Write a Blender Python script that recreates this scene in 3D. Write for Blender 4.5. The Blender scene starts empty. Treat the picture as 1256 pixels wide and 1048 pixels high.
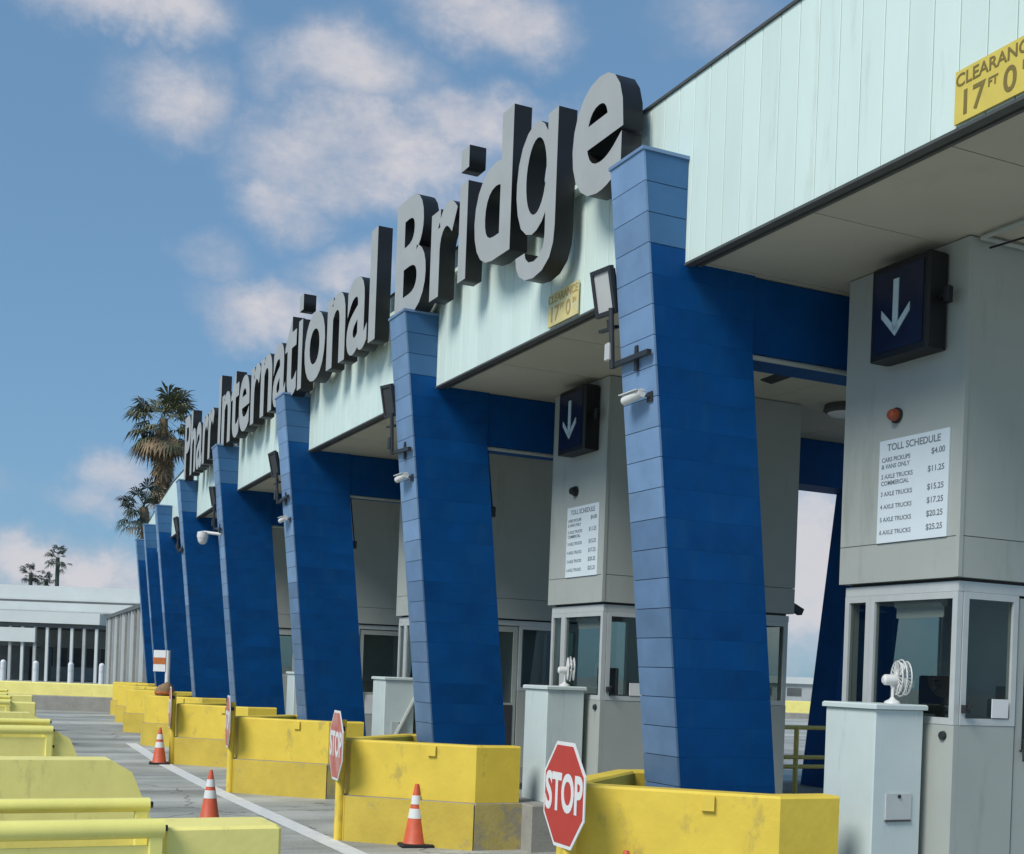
import bpy, math, random
from mathutils import Vector, Matrix, Quaternion
random.seed(7)
R = math.radians
scene = bpy.context.scene
COL = scene.collection

# ------------------------------------------------------------------ camera
# camera stands at the origin, 1.9 m above the road, looking along +Y
cam_d = bpy.data.cameras.new('camera'); cam = bpy.data.objects.new('camera', cam_d); COL.objects.link(cam)
cam_d.sensor_width = 36.0; cam_d.lens = 36.0 * 1560.0 / 1256.0
cam_d.shift_y = 302.0 / 1256.0
cam_d.clip_end = 3000.0; cam_d.clip_start = 0.05
cam.matrix_world = Matrix.Translation((0, 0, 1.9)) @ Matrix.Rotation(R(90), 4, 'X') @ Matrix.Rotation(math.atan(0.037), 4, 'Z')
scene.camera = cam

# ------------------------------------------------------------------ light
A0 = R(25.5)
sun_el = R(44)
az = A0 + math.pi + R(22)            # towards the sun: out from the facade, a little behind the camera
sdir = Vector((math.cos(az) * math.cos(sun_el), math.sin(az) * math.cos(sun_el), math.sin(sun_el)))
sun_d = bpy.data.lights.new('sun', 'SUN'); sun_d.energy = 3.2; sun_d.angle = R(24); sun_d.color = (1.0, 0.96, 0.9)
sun = bpy.data.objects.new('sun', sun_d); COL.objects.link(sun)
sun.rotation_mode = 'QUATERNION'; sun.rotation_quaternion = sdir.to_track_quat('Z', 'Y'); sun.location = (-20, -10, 30)

world = bpy.data.worlds.new('World'); scene.world = world; world.use_nodes = True
wt = world.node_tree; wn = wt.nodes; wl = wt.links
for n_ in list(wn): wn.remove(n_)
w_out = wn.new('ShaderNodeOutputWorld'); w_bg = wn.new('ShaderNodeBackground'); w_bg.inputs['Strength'].default_value = 0.14
wl.new(w_bg.outputs[0], w_out.inputs[0])
sky = wn.new('ShaderNodeTexSky'); sky.sky_type = 'NISHITA'; sky.sun_disc = False
sky.sun_elevation = sun_el; sky.sun_rotation = math.atan2(sdir.x, sdir.y)
sky.air_density = 1.0; sky.dust_density = 0.6; sky.ozone_density = 3.0
tc = wn.new('ShaderNodeTexCoord')
def wmath(op, a, b=None, clamp=False):
    m = wn.new('ShaderNodeMath'); m.operation = op; m.use_clamp = clamp
    for k, v in ((0, a), (1, b)):
        if v is None: continue
        if isinstance(v, (int, float)): m.inputs[k].default_value = v
        else: wl.new(v, m.inputs[k])
    return m.outputs[0]
def wvec(op, a, b):
    m = wn.new('ShaderNodeVectorMath'); m.operation = op
    wl.new(a, m.inputs[0])
    if isinstance(b, tuple): m.inputs[1].default_value = b
    elif b is not None: wl.new(b, m.inputs[1])
    return m
def px_dir(x, y):
    c = 1 / math.hypot(1, .037); s = .037 * c
    dx, dy = x - 628, y - 826
    return Vector(((dx * c + dy * s) / 1560, 1.0, -(-dx * s + dy * c) / 1560)).normalized()
# wind-warped direction, so that the cumulus heaps have ragged outlines
nz0 = wn.new('ShaderNodeTexNoise'); nz0.inputs['Scale'].default_value = 9.0; nz0.inputs['Detail'].default_value = 7.0; nz0.inputs['Roughness'].default_value = 0.6
wl.new(tc.outputs['Generated'], nz0.inputs['Vector'])
wob = wvec('SUBTRACT', nz0.outputs['Color'], (0.5, 0.5, 0.5)); wob2 = wvec('SCALE', wob.outputs[0], None); wob2.inputs['Scale'].default_value = 0.10
dirw = wvec('ADD', tc.outputs['Generated'], wob2.outputs[0])
clouds = [(455, 205, 230, 78, 1.0), (350, 240, 95, 62, .8), (150, 2, 190, 58, .9), (600, 25, 150, 74, .95), (205, 120, 125, 80, .8), (420, 105, 165, 86, .78),
          (315, 385, 110, 78, .9), (260, 310, 75, 52, .6), (125, 602, 105, 44, .75), (60, 690, 150, 62, 1.0), (150, 705, 95, 62, .8), (420, 330, 100, 60, .7),
          (880, 20, 170, 80, .55), (600, 165, 170, 62, .85), (-170, 560, 200, 75, .75), (-130, 110, 140, 80, .6), (1250, -140, 320, 110, .7), (400, -180, 280, 90, .7), (-500, -100, 320, 100, .6), (1003, 700, 170, 170, 1.1), (1500, 560, 320, 140, .9)]
tot = None
for (cx, cy, rx, ry, wgt) in clouds:
    d = px_dir(cx, cy)
    v = wvec('SUBTRACT', dirw.outputs[0], (d.x, d.y, d.z))
    k = d.y / 1560.0
    v2 = wvec('MULTIPLY', v.outputs[0], (1 / (rx * k), 0.0, 1 / (ry * k)))
    ln = wn.new('ShaderNodeVectorMath'); ln.operation = 'LENGTH'; wl.new(v2.outputs[0], ln.inputs[0])
    mr = wn.new('ShaderNodeMapRange'); mr.interpolation_type = 'SMOOTHSTEP'
    mr.inputs['From Min'].default_value = 1.25; mr.inputs['From Max'].default_value = 0.1; mr.inputs['To Min'].default_value = 0; mr.inputs['To Max'].default_value = wgt
    wl.new(ln.outputs['Value'], mr.inputs['Value'])
    tot = mr.outputs[0] if tot is None else wmath('MAXIMUM', tot, mr.outputs[0])
nz1 = wn.new('ShaderNodeTexNoise'); nz1.inputs['Scale'].default_value = 11.0; nz1.inputs['Detail'].default_value = 9.0; nz1.inputs['Roughness'].default_value = 0.66
mpn = wn.new('ShaderNodeMapping'); mpn.inputs['Scale'].default_value = (1.0, 1.0, 1.9); wl.new(tc.outputs['Generated'], mpn.inputs['Vector']); wl.new(mpn.outputs[0], nz1.inputs['Vector'])
dens = wmath('MULTIPLY', tot, wmath('ADD', wmath('MULTIPLY', nz1.outputs['Fac'], 1.5), 0.15))
cmr = wn.new('ShaderNodeMapRange'); cmr.interpolation_type = 'SMOOTHSTEP'
cmr.inputs['From Min'].default_value = 0.15; cmr.inputs['From Max'].default_value = 0.98; cmr.inputs['To Max'].default_value = 0.90
wl.new(dens, cmr.inputs['Value'])
mixs = wn.new('ShaderNodeMix'); mixs.data_type = 'RGBA'
ccol = wn.new('ShaderNodeMix'); ccol.data_type = 'RGBA'
ccol.inputs['A'].default_value = (2.9, 3.2, 3.9, 1); ccol.inputs['B'].default_value = (4.75, 4.6, 4.8, 1)
nz2 = wn.new('ShaderNodeTexNoise'); nz2.inputs['Scale'].default_value = 20.0; nz2.inputs['Detail'].default_value = 6.0; wl.new(dirw.outputs[0], nz2.inputs['Vector'])
wl.new(wmath('MULTIPLY', dens, wmath('MULTIPLY', wmath('SUBTRACT', nz2.outputs['Fac'], 0.12), 2.9), True), ccol.inputs['Factor'])
hz = wn.new('ShaderNodeGamma'); hz.inputs['Gamma'].default_value = 0.38; wl.new(sky.outputs[0], hz.inputs['Color'])   # thin even haze over the whole sky
hz2 = wvec('MULTIPLY', hz.outputs[0], (1.02, 1.62, 2.2))
wl.new(cmr.outputs[0], mixs.inputs['Factor']); wl.new(hz2.outputs[0], mixs.inputs['A']); wl.new(ccol.outputs['Result'], mixs.inputs['B'])
wl.new(mixs.outputs['Result'], w_bg.inputs['Color'])

scene.view_settings.view_transform = 'Standard'; scene.view_settings.look = 'None'
scene.view_settings.exposure = 0.0; scene.view_settings.gamma = 1.0
scene.cycles.use_denoising = True
scene.cycles.max_bounces = 6; scene.cycles.use_adaptive_sampling = True; scene.cycles.adaptive_threshold = 0.02; world.cycles.sampling_method = 'MANUAL'; world.cycles.sample_map_resolution = 512; scene.cycles.transparent_max_bounces = 16

# ------------------------------------------------------------------ materials
def mat(name, col, rough=0.6, var=0.12, scale=3.0, metal=0.0, bump=0.0, bscale=40.0, col2=None, rnd=0.0, spec=0.5, stretch=(1, 1, 1), patch=0.0, pcol=None, pscale=1.2, pthr=0.56, streak=1.0):
    m = bpy.data.materials.new(name); m.use_nodes = True
    t = m.node_tree; n = t.nodes; l = t.links; b = n['Principled BSDF']
    b.inputs['Roughness'].default_value = rough; b.inputs['Metallic'].default_value = metal; b.inputs['Specular IOR Level'].default_value = spec
    co = n.new('ShaderNodeTexCoord'); mp = n.new('ShaderNodeMapping'); mp.inputs['Scale'].default_value = stretch
    ob = n.new('ShaderNodeObjectInfo'); sh = n.new('ShaderNodeVectorMath'); sh.operation = 'SCALE'; sh.inputs[0].default_value = (31.0, 17.0, 23.0)
    l.new(ob.outputs['Random'], sh.inputs['Scale'])
    ad = n.new('ShaderNodeVectorMath'); ad.operation = 'ADD'; l.new(co.outputs['Object'], ad.inputs[0]); l.new(sh.outputs[0], ad.inputs[1])
    l.new(ad.outputs[0], mp.inputs['Vector'])
    nz = n.new('ShaderNodeTexNoise'); nz.inputs['Scale'].default_value = scale; nz.inputs['Detail'].default_value = 7.0; nz.inputs['Roughness'].default_value = 0.62
    l.new(mp.outputs[0], nz.inputs['Vector'])
    rp = n.new('ShaderNodeValToRGB'); rp.color_ramp.elements[0].position = 0.28; rp.color_ramp.elements[1].position = 0.72
    c1 = [max(0, c * (1 - var)) for c in col]; c2 = [min(1, c * (1 + var)) for c in col]
    if col2: c1 = list(col2)
    rp.color_ramp.elements[0].color = (*c1, 1); rp.color_ramp.elements[1].color = (*c2, 1)
    l.new(nz.outputs['Fac'], rp.inputs['Fac'])
    out = rp.outputs['Color']
    if patch > 0:
        n2 = n.new('ShaderNodeTexNoise'); n2.inputs['Scale'].default_value = pscale; n2.inputs['Detail'].default_value = 9.0; n2.inputs['Roughness'].default_value = 0.7
        mp2 = n.new('ShaderNodeMapping'); mp2.inputs['Scale'].default_value = (1, 1, streak); l.new(ad.outputs[0], mp2.inputs['Vector']); l.new(mp2.outputs[0], n2.inputs['Vector'])
        mr = n.new('ShaderNodeMapRange'); mr.inputs['From Min'].default_value = pthr; mr.inputs['From Max'].default_value = pthr + 0.1; mr.inputs['To Max'].default_value = patch
        l.new(n2.outputs['Fac'], mr.inputs['Value'])
        mx = n.new('ShaderNodeMix'); mx.data_type = 'RGBA'; mx.inputs['B'].default_value = (*pcol, 1)
        l.new(mr.outputs[0], mx.inputs['Factor']); l.new(out, mx.inputs['A']); out = mx.outputs['Result']
    if rnd > 0:
        oi = n.new('ShaderNodeObjectInfo'); hs = n.new('ShaderNodeHueSaturation')
        mr = n.new('ShaderNodeMapRange'); mr.inputs['To Min'].default_value = 1 - rnd; mr.inputs['To Max'].default_value = 1 + rnd
        l.new(oi.outputs['Random'], mr.inputs['Value']); l.new(mr.outputs[0], hs.inputs['Value']); l.new(out, hs.inputs['Color']); out = hs.outputs['Color']
    l.new(out, b.inputs['Base Color'])
    if bump > 0:
        n3 = n.new('ShaderNodeTexNoise'); n3.inputs['Scale'].default_value = bscale; n3.inputs['Detail'].default_value = 5.0
        l.new(co.outputs['Object'], n3.inputs['Vector'])
        bp = n.new('ShaderNodeBump'); bp.inputs['Strength'].default_value = bump; bp.inputs['Distance'].default_value = 0.02
        l.new(n3.outputs['Fac'], bp.inputs['Height']); l.new(bp.outputs[0], b.inputs['Normal'])
    return m
M = {}
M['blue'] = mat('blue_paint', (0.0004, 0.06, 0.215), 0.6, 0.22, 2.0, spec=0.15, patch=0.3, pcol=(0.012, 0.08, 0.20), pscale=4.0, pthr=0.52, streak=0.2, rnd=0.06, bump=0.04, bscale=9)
M['blue_lit'] = mat('lit_bleached_blue_paint', (0.16, 0.265, 0.425), 0.5, 0.16, 2.2, rnd=0.12, bump=0.04, bscale=9)  # front panels and cap: stronger light painted into the blue, plus some bleaching
M['blue_bounce'] = mat('bounce_lit_blue_paint', (0.03, 0.115, 0.255), 0.5, 0.14, 2.0, rnd=0.06, bump=0.04, bscale=9)  # side panels above the soffit: light bounced off the fascia painted in
M['blue_low'] = mat('lower_front_blue_paint', (0.10, 0.18, 0.31), 0.5, 0.2, 2.2, rnd=0.10, bump=0.04, bscale=9)  # darker, greyer blue for the lower front panels
M['fascia'] = mat('white_fascia_metal', (0.65, 0.775, 0.71), 0.4, 0.05, 1.6, rnd=0.03, stretch=(1, 1, .35), patch=0.35, pcol=(0.44, 0.48, 0.42), pscale=5.0, pthr=0.58, streak=0.12)
M['soffit'] = mat('soffit_panel', (0.48, 0.46, 0.37), 0.75, 0.07, 1.2, rnd=0.03, patch=0.25, pcol=(0.3, 0.29, 0.25), pscale=1.0, pthr=0.58)
M['trim'] = mat('dark_trim', (0.07, 0.075, 0.07), 0.6, 0.2, 6)
M['roof'] = mat('roof_deck', (0.35, 0.36, 0.35), 0.8, 0.1, 2)
M['road'] = mat('road_surface', (0.285, 0.295, 0.28), 0.85, 0.24, 0.55, bump=0.15, bscale=60, patch=0.7, pcol=(0.17, 0.175, 0.17), pscale=0.5, pthr=0.5, stretch=(1, .35, 1))
def road_mat():
    m = bpy.data.materials.new('worn_concrete_road'); m.use_nodes = True; t = m.node_tree; n = t.nodes; l = t.links; b = n['Principled BSDF']; b.inputs['Roughness'].default_value = 0.85
    co = n.new('ShaderNodeTexCoord'); mp = n.new('ShaderNodeMapping'); mp.inputs['Rotation'].default_value = (0, 0, -R(25)); l.new(co.outputs['Object'], mp.inputs['Vector'])
    def noise(sc, det, st=(1, 1, 1), ro=.6):
        q = n.new('ShaderNodeMapping'); q.inputs['Scale'].default_value = st; l.new(mp.outputs[0], q.inputs['Vector'])
        z = n.new('ShaderNodeTexNoise'); z.inputs['Scale'].default_value = sc; z.inputs['Detail'].default_value = det; z.inputs['Roughness'].default_value = ro; l.new(q.outputs[0], z.inputs['Vector']); return z.outputs['Fac']
    def ramp(v, a, c, lo, hi):
        q = n.new('ShaderNodeMapRange'); q.interpolation_type = 'SMOOTHSTEP'; q.inputs['From Min'].default_value = a; q.inputs['From Max'].default_value = c; q.inputs['To Min'].default_value = lo; q.inputs['To Max'].default_value = hi; l.new(v, q.inputs['Value']); return q.outputs[0]
    def mul(a, c):
        q = n.new('ShaderNodeMath'); q.operation = 'MULTIPLY'; l.new(a, q.inputs[0]); l.new(c, q.inputs[1]); return q.outputs[0]
    v = ramp(noise(.5, 8), .3, .7, .74, 1.22)                        # broad patches
    v = mul(v, ramp(noise(.55, 6, (.12, 1.6, 1)), .38, .62, .72, 1.15))   # tyre tracks run through the lanes
    v = mul(v, ramp(noise(1.1, 7, ro=.7), .60, .70, 1.0, .52))           # oil stains
    v = mul(v, ramp(noise(38, 3), .3, .7, .85, 1.15))                   # aggregate
    vo = n.new('ShaderNodeTexVoronoi'); vo.feature = 'DISTANCE_TO_EDGE'; vo.inputs['Scale'].default_value = .22
    wq = n.new('ShaderNodeTexNoise'); wq.inputs['Scale'].default_value = 1.2; wq.inputs['Detail'].default_value = 5; l.new(mp.outputs[0], wq.inputs['Vector'])
    av = n.new('ShaderNodeVectorMath'); av.operation = 'ADD'; l.new(mp.outputs[0], av.inputs[0]); l.new(wq.outputs['Color'], av.inputs[1]); l.new(av.outputs[0], vo.inputs['Vector'])
    v = mul(v, ramp(vo.outputs['Distance'], .0, .006, .45, 1.0))          # cracks
    cc = n.new('ShaderNodeVectorMath'); cc.operation = 'SCALE'; cc.inputs[0].default_value = (0.375, 0.385, 0.35); l.new(v, cc.inputs['Scale']); l.new(cc.outputs[0], b.inputs['Base Color'])
    bp_ = n.new('ShaderNodeBump'); bp_.inputs['Strength'].default_value = .25; bp_.inputs['Distance'].default_value = .01; l.new(noise(60, 4), bp_.inputs['Height']); l.new(bp_.outputs[0], b.inputs['Normal'])
    return m
M['road'] = road_mat()
M['sign_red_faded'] = mat('sun_faded_sign_red', (0.50, 0.13, 0.11), 0.5, 0.15, 9, patch=0.5, pcol=(0.58, 0.36, 0.32), pscale=4, pthr=0.48)
M['ink_faded'] = mat('faded_sign_ink', (0.42, 0.30, 0.10), 0.6, 0.2, 10)
M['line'] = mat('road_paint_white', (0.68, 0.69, 0.68), 0.7, 0.12, 8, patch=0.6, pcol=(0.3, 0.3, 0.3), pscale=3.5, pthr=0.6)
M['concrete'] = mat('island_concrete', (0.30, 0.29, 0.26), 0.85, 0.16, 3, bump=0.2, bscale=30, patch=0.35, pcol=(0.19, 0.18, 0.16), pscale=2.0)
M['yellow'] = mat('yellow_barrier_paint', (0.76, 0.56, 0.065), 0.6, 0.09, 3, bump=0.12, bscale=22, patch=0.5, pcol=(0.30, 0.24, 0.09), pscale=4.2, pthr=0.57, streak=0.5)
M['yellow_worn'] = mat('worn_yellow_kerb_paint', (0.58, 0.43, 0.06), 0.7, 0.12, 3, bump=0.2, bscale=22, patch=0.9, pcol=(0.34, 0.29, 0.16), pscale=2.6, pthr=0.60)
M['lemon'] = mat('pale_yellow_barrier_paint', (0.90, 0.80, 0.25), 0.6, 0.07, 3, bump=0.1, bscale=22, patch=0.4, pcol=(0.48, 0.42, 0.15), pscale=4.5, pthr=0.58, streak=0.35)
M['lemon_rail'] = mat('pale_yellow_steel', (0.88, 0.80, 0.23), 0.4, 0.07, 4, patch=0.4, pcol=(0.4, 0.3, 0.1), pscale=7.0, pthr=0.64)
M['yellow_bare'] = mat('mostly_bare_yellow_kerb', (0.46, 0.37, 0.12), 0.75, 0.15, 3, bump=0.25, bscale=22, patch=0.95, pcol=(0.28, 0.26, 0.20), pscale=2.4, pthr=0.46)
M['rail'] = mat('yellow_pipe', (0.78, 0.60, 0.16), 0.45, 0.1, 6)
M['booth'] = mat('booth_grey_paint', (0.375, 0.405, 0.375), 0.5, 0.05, 1.6, patch=0.35, pcol=(0.21, 0.24, 0.2), pscale=3.5, pthr=0.56, streak=0.15)
M['frame'] = mat('aluminium_frame', (0.52, 0.55, 0.54), 0.4, 0.06, 6, metal=0.15)
M['cabinet'] = mat('cabinet_light_grey', (0.56, 0.64, 0.63), 0.45, 0.05, 3, patch=0.4, pcol=(0.36, 0.38, 0.34), pscale=6, pthr=0.56, streak=0.14)
M['black'] = mat('black_plastic', (0.006, 0.006, 0.008), 0.5, 0.2, 8)
M['dark'] = mat('dark_interior', (0.035, 0.037, 0.04), 0.7, 0.2, 6)
M['steel_dark'] = mat('dark_bracket_steel', (0.035, 0.037, 0.04), 0.45, 0.2, 8, metal=0.3)
M['letter'] = mat('letter_face_grey', (0.37, 0.385, 0.375), 0.55, 0.07, 2.5, patch=0.25, pcol=(0.32, 0.33, 0.32), pscale=2.2, pthr=0.58)
M['letter_side'] = mat('letter_return_black', (0.007, 0.008, 0.009), 0.5, 0.2, 5)
M['red'] = mat('stop_sign_red', (0.48, 0.035, 0.03), 0.4, 0.08, 8)
M['white'] = mat('white_paint', (0.72, 0.73, 0.72), 0.45, 0.04, 8)
M['white_plastic'] = mat('white_plastic', (0.68, 0.68, 0.66), 0.35, 0.05, 8)
M['orange'] = mat('cone_orange', (0.62, 0.11, 0.05), 0.5, 0.12, 10)
M['rubber'] = mat('black_rubber', (0.015, 0.015, 0.015), 0.8, 0.2, 10)
M['sheet'] = mat('schedule_sheet_white', (0.66, 0.74, 0.78), 0.5, 0.03, 4)
M['ink'] = mat('dark_ink', (0.17, 0.20, 0.22), 0.6, 0.1, 10)
M['sign_yellow'] = mat('clearance_sign_yellow', (0.66, 0.52, 0.10), 0.5, 0.06, 6, patch=0.3, pcol=(0.5, 0.4, 0.14), pscale=5, pthr=0.58)
M['sign_faded'] = mat('faded_clearance_sign_yellow', (0.66, 0.56, 0.24), 0.5, 0.12, 9, patch=0.6, pcol=(0.6, 0.62, 0.5), pscale=6, pthr=0.5)
M['sign_ink'] = mat('clearance_sign_ink', (0.20, 0.15, 0.035), 0.6, 0.1, 10)
M['arrow'] = mat('signal_arrow', (0.50, 0.62, 0.68), 0.3, 0.1, 10)
M['lens'] = mat('signal_lens', (0.012, 0.018, 0.045), 0.2, 0.2, 5)
M['beacon'] = mat('beacon_red', (0.30, 0.06, 0.02), 0.3, 0.1, 10)
M['lampglass'] = mat('floodlight_glass', (0.50, 0.50, 0.48), 0.15, 0.05, 8)
M['palm'] = mat('palm_frond_green', (0.115, 0.115, 0.055), 0.6, 0.35, 1.2, col2=(0.06, 0.065, 0.035))
M['palm_dead'] = mat('dead_palm_frond', (0.24, 0.17, 0.095), 0.8, 0.35, 1.4, col2=(0.11, 0.08, 0.05))
M['trunk'] = mat('palm_trunk', (0.20, 0.14, 0.085), 0.9, 0.3, 3, bump=0.4, bscale=8)
M['far_green'] = mat('distant_palm_green', (0.05, 0.07, 0.05), 0.7, 0.3, 1.0)
M['far_white'] = mat('distant_canopy_white', (0.60, 0.64, 0.62), 0.6, 0.06, 0.5)
M['far_grey'] = mat('distant_grey_metal', (0.40, 0.42, 0.41), 0.6, 0.15, 1.0)  # lightened grey, distance haze painted into it
M['far_dark'] = mat('distant_dark_opening', (0.10, 0.11, 0.11), 0.6, 0.2, 1.0)  # dark tone raised to paint in the haze of distance
M['skin_bag'] = mat('brown_canvas', (0.26, 0.17, 0.09), 0.85, 0.25, 9, bump=0.4, bscale=30)
M['bag_orange'] = mat('orange_fabric', (0.45, 0.13, 0.03), 0.8, 0.2, 9)
M['chair'] = mat('chair_fabric_dark_blue', (0.02, 0.03, 0.06), 0.8, 0.2, 8)
M['desk'] = mat('desk_grey_laminate', (0.22, 0.23, 0.24), 0.5, 0.1, 4)

g = bpy.data.materials.new('window_glass'); g.use_nodes = True
t_ = g.node_tree; n_ = t_.nodes; n_.remove(n_['Principled BSDF'])
tr = n_.new('ShaderNodeBsdfTransparent'); tr.inputs[0].default_value = (0.72, 0.75, 0.73, 1)
gl = n_.new('ShaderNodeBsdfGlossy'); gl.inputs['Roughness'].default_value = 0.02; gl.inputs['Color'].default_value = (0.9, 0.95, 0.95, 1)
lw = n_.new('ShaderNodeLayerWeight'); lw.inputs['Blend'].default_value = 0.5
pw = n_.new('ShaderNodeMath'); pw.operation = 'POWER'; pw.inputs[1].default_value = 4.0; t_.links.new(lw.outputs['Facing'], pw.inputs[0])
fr = n_.new('ShaderNodeMath'); fr.operation = 'MULTIPLY_ADD'; fr.inputs[1].default_value = 0.6; fr.inputs[2].default_value = 0.035; t_.links.new(pw.outputs[0], fr.inputs[0])
mx = n_.new('ShaderNodeMixShader'); t_.links.new(fr.outputs[0], mx.inputs[0]); t_.links.new(tr.outputs[0], mx.inputs[1]); t_.links.new(gl.outputs[0], mx.inputs[2])
t_.links.new(mx.outputs[0], n_['Material Output'].inputs[0])
M['glass'] = g

# ------------------------------------------------------------------ mesh helpers
class MB:
    def __init__(s): s.v = []; s.f = []
    def add(s, vs, fs):
        o = len(s.v); s.v += [tuple(v) for v in vs]; s.f += [tuple(i + o for i in f) for f in fs]; return s
    def box(s, x0, x1, y0, y1, z0, z1):
        if x0 > x1: x0, x1 = x1, x0
        if y0 > y1: y0, y1 = y1, y0
        if z0 > z1: z0, z1 = z1, z0
        return s.add([(x0, y0, z0), (x1, y0, z0), (x1, y1, z0), (x0, y1, z0), (x0, y0, z1), (x1, y0, z1), (x1, y1, z1), (x0, y1, z1)],
                     [(3, 2, 1, 0), (4, 5, 6, 7), (0, 1, 5, 4), (1, 2, 6, 5), (2, 3, 7, 6), (3, 0, 4, 7)])
    def chbox(s, x0, x1, y0, y1, z0, z1, c=0.01):
        "box with chamfered vertical and top edges"
        if x0 > x1: x0, x1 = x1, x0
        if y0 > y1: y0, y1 = y1, y0
        def ring(i, z): return [(x0 + c + i, y0 + i, z), (x1 - c - i, y0 + i, z), (x1 - i, y0 + c + i, z), (x1 - i, y1 - c - i, z), (x1 - c - i, y1 - i, z), (x0 + c + i, y1 - i, z), (x0 + i, y1 - c - i, z), (x0 + i, y0 + c + i, z)]
        vs = ring(0, z0) + ring(0, z1 - c) + ring(c, z1)
        fs = [tuple(range(7, -1, -1)), tuple(range(16, 24))]
        for k in (0, 8):
            for i in range(8): fs.append((k + i, k + (i + 1) % 8, k + 8 + (i + 1) % 8, k + 8 + i))
        return s.add(vs, fs)
    def prism(s, poly, z0, z1, c=0.0):
        "vertical prism of a ccw plan polygon, top edge chamfered by c"
        n = len(poly); vs = [(x, y, z0) for x, y in poly] + [(x, y, z1 - c) for x, y in poly]
        cx = sum(p[0] for p in poly) / n; cy = sum(p[1] for p in poly) / n
        fs = [tuple(range(n - 1, -1, -1))]
        rings = [0, n]
        if c > 0:
            for x, y in poly:
                d = math.hypot(x - cx, y - cy); vs.append((x + (cx - x) / d * c, y + (cy - y) / d * c, z1))
            rings.append(2 * n)
        for a, b in zip(rings, rings[1:]):
            for i in range(n): fs.append((a + i, a + (i + 1) % n, b + (i + 1) % n, b + i))
        fs.append(tuple(range(rings[-1], rings[-1] + n)))
        return s.add(vs, fs)
    def extr_y(s, prof, y0, y1):
        "profile in (x,z), extruded along y"
        n = len(prof); vs = [(x, y0, z) for x, z in prof] + [(x, y1, z) for x, z in prof]
        fs = [tuple(range(n)), tuple(range(2 * n - 1, n - 1, -1))] + [(i, i + n, (i + 1) % n + n, (i + 1) % n) for i in range(n)]
        return s.add(vs, fs)
    def tube(s, p0, p1, r0, r1=None, seg=12, cap=True):
        r1 = r0 if r1 is None else r1
        p0, p1 = Vector(p0), Vector(p1); q = (p1 - p0).to_track_quat('Z', 'Y')
        vs = []
        for p, r in ((p0, r0), (p1, r1)):
            for i in range(seg):
                a = 2 * math.pi * i / seg; vs.append(p + q @ Vector((r * math.cos(a), r * math.sin(a), 0)))
        fs = [(i, (i + 1) % seg, seg + (i + 1) % seg, seg + i) for i in range(seg)]
        if cap: fs += [tuple(range(seg - 1, -1, -1)), tuple(range(seg, 2 * seg))]
        return s.add(vs, fs)
    def lathe(s, prof, cen=(0, 0, 0), axis='z', seg=20):
        vs = []
        for r, h in prof:
            for i in range(seg):
                a = 2 * math.pi * i / seg; x, y = r * math.cos(a), r * math.sin(a)
                p = (x, y, h) if axis == 'z' else ((h, x, y) if axis == 'x' else (y, h, x))
                vs.append((p[0] + cen[0], p[1] + cen[1], p[2] + cen[2]))
        fs = []
        for k in range(len(prof) - 1):
            for i in range(seg): fs.append((k * seg + i, k * seg + (i + 1) % seg, (k + 1) * seg + (i + 1) % seg, (k + 1) * seg + i))
        fs += [tuple(range(seg - 1, -1, -1)), tuple(range((len(prof) - 1) * seg, len(prof) * seg))]
        return s.add(vs, fs)
    def mesh(s, name, material, off=(0, 0, 0), smooth=False):
        me = bpy.data.meshes.new(name)
        me.from_pydata([(v[0] - off[0], v[1] - off[1], v[2] - off[2]) for v in s.v], [], s.f); me.validate(); me.update()
        me.materials.append(M[material])
        if smooth:
            for p in me.polygons: p.use_smooth = True
            me.set_sharp_from_angle(angle=R(40))
        return me
def put(name, me, parent=None, mw=None):
    o = bpy.data.objects.new(name, me); COL.objects.link(o)
    if parent is not None: o.parent = parent
    if mw is not None: o.matrix_local = mw
    return o
def tag(o, label=None, cat=None, group=None, kind=None):
    if label: o['label'] = label
    if cat: o['category'] = cat
    if group: o['group'] = group
    if kind: o['kind'] = kind
    return o
def thing(name, mw, label, cat, group=None):
    o = bpy.data.objects.new(name, None); COL.objects.link(o); o.matrix_world = mw; o.empty_display_size = 0.2
    return tag(o, label, cat, group)
def TR(x, y, z=0): return Matrix.Translation((x, y, z))
def glyph(body, size=1.0, extrude=0.0, offset=0.0, ax='LEFT', ay='BOTTOM_BASELINE', mats=('ink',), name='lettering'):
    cu = bpy.data.curves.new('t', 'FONT'); cu.body = body; cu.size = size; cu.extrude = extrude; cu.offset = offset
    cu.align_x = ax; cu.align_y = ay; cu.resolution_u = 5
    ob = bpy.data.objects.new('t', cu)
    me = bpy.data.meshes.new_from_object(ob); bpy.data.objects.remove(ob); bpy.data.curves.remove(cu)
    me.name = name; me.materials.clear()
    for m in mats: me.materials.append(M[m])
    if len(mats) > 1:
        for p in me.polygons: p.material_index = 0 if p.normal.z > 0.9 else 1
    return me
def bounds(me):
    xs = [v.co.x for v in me.vertices]; ys = [v.co.y for v in me.vertices]
    return min(xs), max(xs), min(ys), max(ys)
# lettering that faces -x (local), reading towards -y
FACE_OUT = Matrix(((0, 0, -1, 0), (-1, 0, 0, 0), (0, 1, 0, 0), (0, 0, 0, 1)))

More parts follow.
